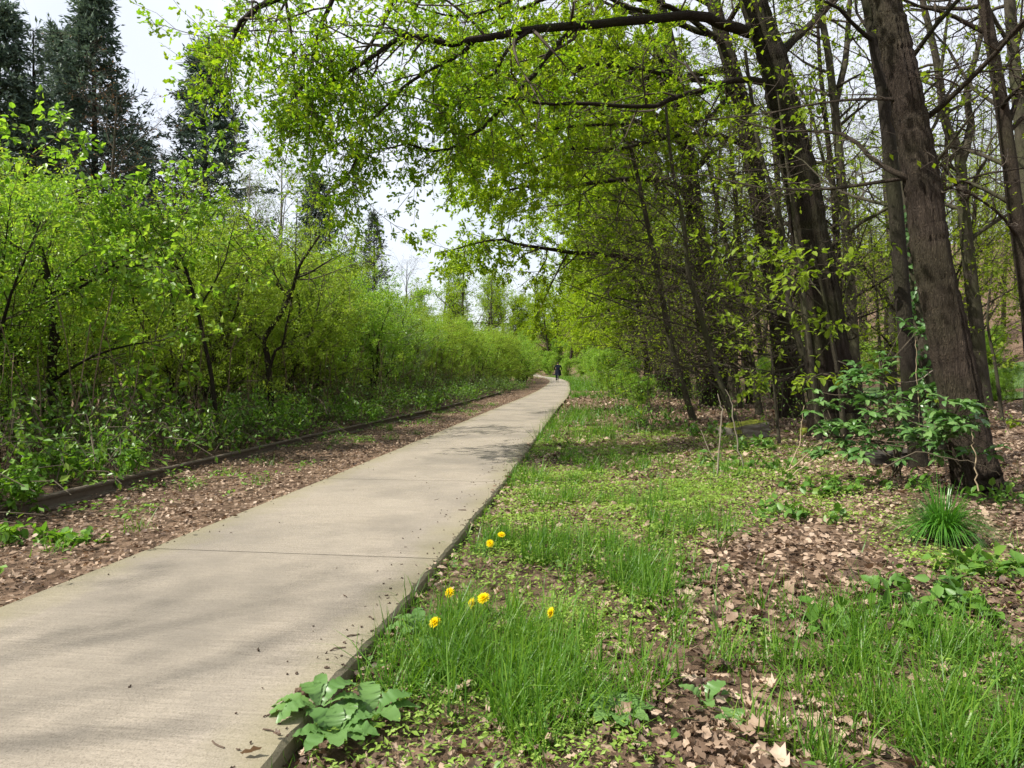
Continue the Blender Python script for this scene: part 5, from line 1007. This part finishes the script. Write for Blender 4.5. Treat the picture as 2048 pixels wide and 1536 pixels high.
def rod(pts, r, sides=6): return tubes(resample(pts, max(2, len(pts) * 4)), np.full(max(2, len(pts) * 4), r), sides)
for yy_ in (-.52, .55):
    wh = link('wheel', G().add(*torus(.335, .02, 0, .355, yy_)).mesh('wheel', M['tyre'], True), bike); g = G().add(*torus(.31, .009, 0, .355, yy_), m=0)
    for q in range(14):
        a = q * 6.283 / 14; g.add(*rod([(.02 * (-1) ** q, yy_, .355), (0, yy_ + .31 * math.cos(a), .355 + .31 * math.sin(a))], .0016, 3))
    g.add(*rod([(-.05, yy_, .355), (.05, yy_, .355)], .018)); link('rim', g.mesh('rim', M['metal'], True), wh)
g = G()
for pts in ([(0, -.05, .30), (0, -.20, .88)], [(0, -.05, .30), (0, .36, .78)], [(0, -.17, .78), (0, .34, .86)], [(.03, -.52, .355), (.02, -.05, .30)], [(-.03, -.52, .355), (-.02, -.05, .30)], [(.03, -.52, .355), (.01, -.18, .80)], [(-.03, -.52, .355), (-.01, -.18, .80)], [(0, .33, .95), (0, .40, .70)], [(.045, .55, .355), (.04, .42, .68)], [(-.045, .55, .355), (-.04, .42, .68)], [(-.04, .42, .68), (.04, .42, .68)]): g.add(*rod(pts, .017))
link('frame', g.mesh('frame', M['frame'], True), bike)
link('handlebar', G().add(*rod([(0, .33, .95), (0, .34, 1.06)], .014)).add(*rod([(-.29, .14, 1.04), (-.22, .26, 1.08), (0, .34, 1.07), (.22, .26, 1.08), (.29, .14, 1.04)], .013)).mesh('handlebar', M['metal'], True), bike)
link('saddle', G().add(*tubes(np.array([[0, -.34, .90], [0, -.28, .915], [0, -.18, .915], [0, -.06, .905]]), np.array([.05, .085, .06, .02]), 8)).mesh('saddle', M['frame'], True), bike)
link('mudguard', G().add(*tubes(np.stack([np.zeros(14), -.52 - .37 * np.cos(np.linspace(-.3, 2.2, 14)), .355 + .37 * np.sin(np.linspace(-.3, 2.2, 14))], -1), np.full(14, .024), 5)).mesh('mudguard', M['frame'], True), bike)
g = G().add(*rod([(-.10, -.05, .30), (.10, -.05, .30)], .02))
for s_ in (-1, 1): g.add(*rod([(s_ * .09, -.05, .30), (s_ * .09, -.05 + .0 * s_, .30 + s_ * .165)], .012)).add(*rod([(s_ * .09, -.09, .30 + s_ * .165), (s_ * .2, -.09, .30 + s_ * .165)], .016))
link('pedals', g.mesh('pedals', M['metal'], True), bike)
# the rider: one skinned body
J = {'pelvis': (0, -.2, .98), 'waist': (0, -.17, 1.13), 'chest': (0, -.10, 1.34), 'neck': (0, -.04, 1.50), 'head0': (0, -.02, 1.58), 'head': (0, -.01, 1.67), 'top': (0, -.01, 1.745)}
E = [('pelvis', 'waist'), ('waist', 'chest'), ('chest', 'neck'), ('neck', 'head0'), ('head0', 'head'), ('head', 'top')]
Rd = {'pelvis': (.19, .14), 'waist': (.165, .12), 'chest': (.20, .13), 'neck': (.065, .065), 'head0': (.075, .085), 'head': (.085, .10), 'top': (.05, .06)}
for s_, nm in ((-1, 'l'), (1, 'r')):
    kz = .58 if s_ < 0 else .80; fz = .155 if s_ < 0 else .485
    for k_, v_, r_ in (('sh', (s_ * .19, -.08, 1.43), .075), ('el', (s_ * .31, .02, 1.22), .05), ('wr', (s_ * .28, .15, 1.09), .035), ('ha', (s_ * .27, .21, 1.075), .04), ('hip', (s_ * .10, -.18, .93), .11), ('kn', (s_ * .13, .17 if s_ > 0 else .06, kz), .075), ('an', (s_ * .14, -.08, fz + .09), .05), ('ft', (s_ * .145, .03, fz + .05), .042), ('to', (s_ * .15, .10, fz + .045), .03)):
        J[nm + k_] = v_; Rd[nm + k_] = (r_, r_)
    E += [('chest', nm + 'sh'), (nm + 'sh', nm + 'el'), (nm + 'el', nm + 'wr'), (nm + 'wr', nm + 'ha'), ('pelvis', nm + 'hip'), (nm + 'hip', nm + 'kn'), (nm + 'kn', nm + 'an'), (nm + 'an', nm + 'ft'), (nm + 'ft', nm + 'to')]
ks = list(J); me = bpy.data.meshes.new('body'); me.from_pydata([J[k_] for k_ in ks], [(ks.index(a), ks.index(b_)) for a, b_ in E], []); me.update()
tmp = bpy.data.objects.new('tmp', me); C.objects.link(tmp); bpy.context.view_layer.objects.active = tmp
mod = tmp.modifiers.new('s', 'SKIN')
for i, k_ in enumerate(ks): me.skin_vertices[0].data[i].radius = Rd[k_]; me.skin_vertices[0].data[i].use_root = (k_ == 'pelvis')
tmp.modifiers.new('d', 'SUBSURF').levels = 2
dg = bpy.context.evaluated_depsgraph_get(); bme = bpy.data.meshes.new_from_object(tmp.evaluated_get(dg)); bpy.data.objects.remove(tmp); bme.name = 'person'
bme.materials.clear()
for m_ in (M['coat'], M['skin'], M['hair']): bme.materials.append(m_)
for p_ in bme.polygons:
    c_ = p_.center; p_.use_smooth = True
    p_.material_index = 2 if (c_.z > 1.60 and (c_.y < .05 or c_.z > 1.71)) else 1 if (c_.z > 1.53 or (abs(c_.x) > .24 and c_.y > .165 and c_.z < 1.15)) else 0
per = link('person', bme, None, (bx_, by_, bz)); per.rotation_euler = (0, 0, hd)
tag(per, 'person in dark clothes seen from behind, riding away on the path', 'person')
cg_ = G(); a = np.linspace(-1.9, 1.9, 15)    # coat tails hanging behind the saddle
V = np.stack([np.stack([.22 * (1 + .12 * k_) * np.sin(a), -.20 - (.16 + .05 * k_) * np.cos(a), 1.10 - .16 * k_ + 0 * a], -1) for k_ in range(4)]); ii = np.arange(60).reshape(4, 15)
cg_.add(V, np.stack([ii[:-1, :-1], ii[:-1, 1:], ii[1:, 1:], ii[1:, :-1]], -1).reshape(-1, 4)); link('coat', cg_.mesh('coat', M['coat'], True), per)
